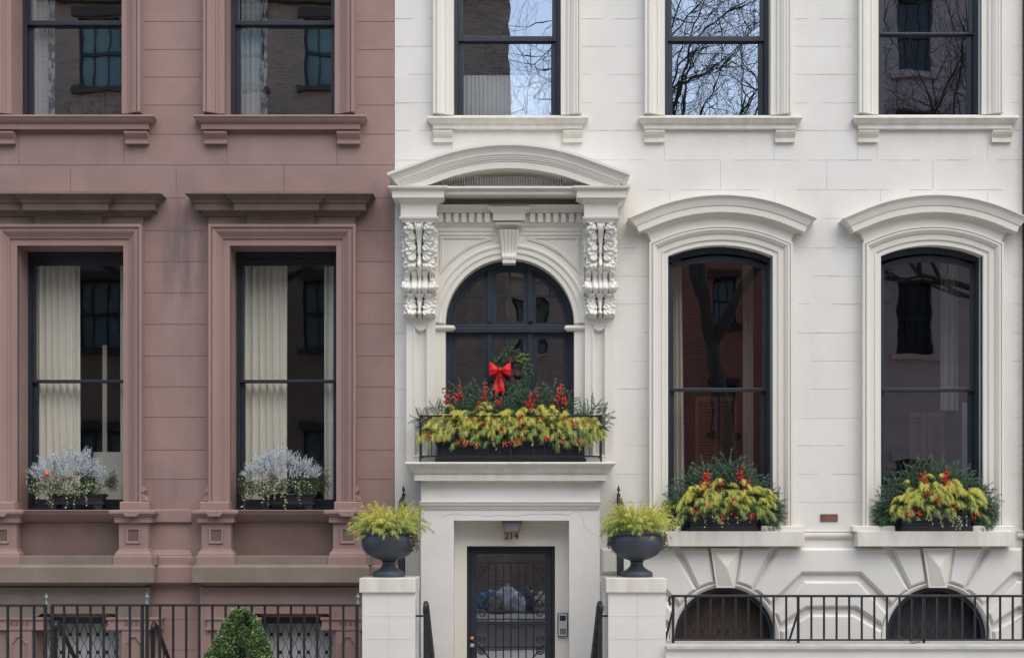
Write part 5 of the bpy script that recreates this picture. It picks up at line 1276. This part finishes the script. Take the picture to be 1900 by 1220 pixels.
# ------------------------------------------------------------------ the other side of the street (seen only in the window glass)
def far_building(name, label, x0, x1, y, ztop, m, cols, zrows, ww=.95, wh=1.7, trim=None, cornice=.4, pane=None):
    t = thing(name, label, 'building', ((x0+x1)/2, y, 0)); hs = []
    for c in cols:
        for z in zrows: hs.append((rect(c-ww/2, c+ww/2, z, z+wh), -.22))
    q = wall_sheet('wall', rect(x0, x1, -.6, ztop), hs, m, t, y=y)
    sd = MB(); sd.box(x0, x1, y-8, y-.3, -.6, ztop); sd.build('side_walls', m, t)
    if cornice: q = MB(); q.box(x0-.1, x1+.1, y-.2, y+cornice, ztop-.35, ztop+.15); q.box(x0-.05, x1+.05, y-.2, y+cornice*.55, ztop-.7, ztop-.35); q.build('cornice', trim or m, t)
    for c in cols:
        for z in zrows:
            w = MB(); a, b = c-ww/2, c+ww/2; w.box(a, a+.06, y-.2, y-.12, z, z+wh); w.box(b-.06, b, y-.2, y-.12, z, z+wh); w.box(a, b, y-.2, y-.12, z+wh-.07, z+wh); w.box(a, b, y-.2, y-.12, z, z+.06); w.box(a, b, y-.19, y-.11, z+wh/2-.04, z+wh/2+.04)
            for k in (1, 2): w.box(a+ww*k/3-.012, a+ww*k/3+.012, y-.17, y-.13, z, z+wh)
            wo = w.build('window', BLACK, t); MB().box(a, b, y-.19, y-.18, z, z+wh).build('pane', pane or TEAL, wo)
            s_ = MB(); s_.box(a-.15, b+.15, y-.05, y+.14, z-.14, z-.001); s_.box(a-.12, b+.12, y-.02, y+.10, z+wh+.001, z+wh+.2); s_.build('window_trim', trim or m, t)
    return t
TEAL = mat('teal_pane', (.24, .36, .34), .6, nscale=1.2, col2=(.12, .19, .19))
BR1 = brick_mat('tan_brown_brick', (.36, .24, .16), (.52, .36, .26), (.46, .38, .31)); BR2 = brick_mat('red_brick', (.50, .17, .11), (.60, .22, .14), (.55, .36, .28))
BRST = mat('mauve_brownstone', (.56, .43, .40), .8, nscale=2); DKST = mat('dark_lintel', (.10, .08, .07), .8); PALE = mat('pale_stone_trim', (.55, .53, .48), .8)
far_building('brick_apartment_house', 'tall brown brick building with teal panes across the street, seen reflected', -14, -.05, -20, 14.6, BR1, (-12.2, -9.6, -7.95, -6.3, -4.35, -2.2), (2.4, 5.9, 9.0, 12.0), 1.0, 1.6, DKST)
far_building('red_brick_house', 'bright red brick house across the street, seen reflected', 2.6, 7.3, -26, 12.0, BR2, (3.9, 5.7), (1.4, 4.3, 7.2, 9.8), .62, 1.25, DKST)
far_building('pale_stone_house', 'pale stone house set back across the street, seen reflected', -.5, 4.2, -34, 10.5, PALE, (.6, 2.6), (1.4, 4.6, 7.4), .9, 1.6, PALE)
far_building('mauve_stone_house', 'mauve stone house with bracketed sills across the street, seen reflected', 7.4, 16, -20, 14.8, BRST, (9.25, 11.4, 13.6), (1.6, 5.7, 9.6, 12.2), .8, 1.7, BRST, pane=PANELD)

def bare_tree(label, x, y, seed, h=4.6, r=.2, lean=(0, 0), depth=7, spread=.85, L0=2.0):
    rg = random.Random(seed); t = thing('bare_tree', label, 'tree', (x, y, 0), 'bare street trees on the far pavement'); tr = MB(); br = MB()
    p = Vector((x, y, 0)); pts = [p.copy()]; rs = [r*1.25]; d = Vector((lean[0], lean[1], 1)).normalized()
    for i in range(8): p = p+d*h/8+Vector((rg.uniform(-.05, .05), rg.uniform(-.04, .04), 0)); pts.append(p.copy()); rs.append(r*(1-.04*i))
    tr.tube(pts, rs, 10)
    def grow(p, d, L, r, lv):
        pts = [p.copy()]; rs = [r]; n = 5; kids = []
        for i in range(n):
            d = (d+Vector((rg.uniform(-1, 1), rg.uniform(-1, 1), rg.uniform(-.6, .7)))*.22).normalized(); p = p+d*L/n; pts.append(p.copy()); rs.append(r*(1-.45*(i+1)/n)); kids.append((p.copy(), d.copy()))
        (tr if lv < 1 else br).tube(pts, rs, 6 if lv < 3 else 3, False)
        if lv >= depth: return
        nk = 2+(rg.random() < .55)
        for k in range(nk):
            s = Vector((rg.uniform(-1, 1), rg.uniform(-1, 1), rg.uniform(-.35, .75))).normalized(); nd = (kids[-1][1]+s*spread*1.25).normalized(); grow(kids[-1 if k < 2 else 2][0], nd, L*rg.uniform(.62, .88), r*.58, lv+1)
        if lv > 1: s = Vector((rg.uniform(-1, 1), rg.uniform(-1, 1), rg.uniform(-.3, .5))).normalized(); grow(kids[2][0], (kids[2][1]+s*1.1).normalized(), L*.5, r*.35, min(depth, lv+2))
    for k in range(3):
        a = 2*pi*k/3+rg.uniform(0, 1); grow(pts[-1], Vector((cos(a)*.55, sin(a)*.4, 1)).normalized(), L0, r*.68, 0)
    tr.build('trunk', BARK, t, smooth=True, recalc=False); br.build('branches', BARK, t, smooth=True, recalc=False)
bare_tree('bare street tree with leaning trunk, reflected in the arched windows', 5.0, -16.6, 4, h=5.6, lean=(-.14, 0), L0=2.9)
bare_tree('tall bare street tree, seen reflected in the upper window over the entrance', 2.0, -17.6, 33, h=6.4, r=.15, lean=(-.02, 0), L0=2.5)
bare_tree('bare street tree with dense twigs, seen reflected at the far right', 10.6, -16.8, 9, h=5.0, lean=(.02, 0), L0=2.3)
bare_tree('bare street tree, seen reflected in the brownstone windows', -7.2, -16.6, 21, h=4.6, lean=(.05, 0), L0=2.1)
BAGS = ((-.12, -16.4, .27, (.75, .76, .80), 'crumpled white'), (.32, -16.5, .24, (.16, .17, .20), 'dark grey'), (-.52, -16.5, .22, (.16, .28, .40), 'dull blue'), (.12, -16.2, .17, (.60, .62, .68), 'small pale'), (-.35, -16.1, .15, (.30, .26, .22), 'small brown'), (.62, -16.4, .2, (.55, .5, .4), 'tan'))
for k, (x, y, r, c_, lab) in enumerate(BAGS):
    q = MB(); q.ball((x, y, r*.8), r, 1.1, 36, 26); ph = [random.Random(k*7+i).uniform(0, 6) for i in range(6)]
    nv = []
    for a, b, c in q.v:
        f_ = 1+.13*sin(9*(a-x)/r*.6+ph[0])*sin(7*(c/r)+ph[1])+.09*abs(sin(15*(a-x)+ph[2]+11*c))+.07*sin(31*c+17*a+ph[3])
        nv.append((x+(a-x)*f_, y+(b-y)*f_, max(.002, c*f_)))
    q.v = nv; q.tube([(x, y, r*1.5), (x+.02, y, r*1.9), (x+.05, y, r*2.1)], [.03, .03, .07], 8)
    tag(q.build('refuse_bag', mat('bag_'+lab.replace(' ', '_'), c_, .35)), lab+' refuse bag on the far pavement, seen reflected in the door glass', 'refuse bag', 'refuse bags on the far pavement')
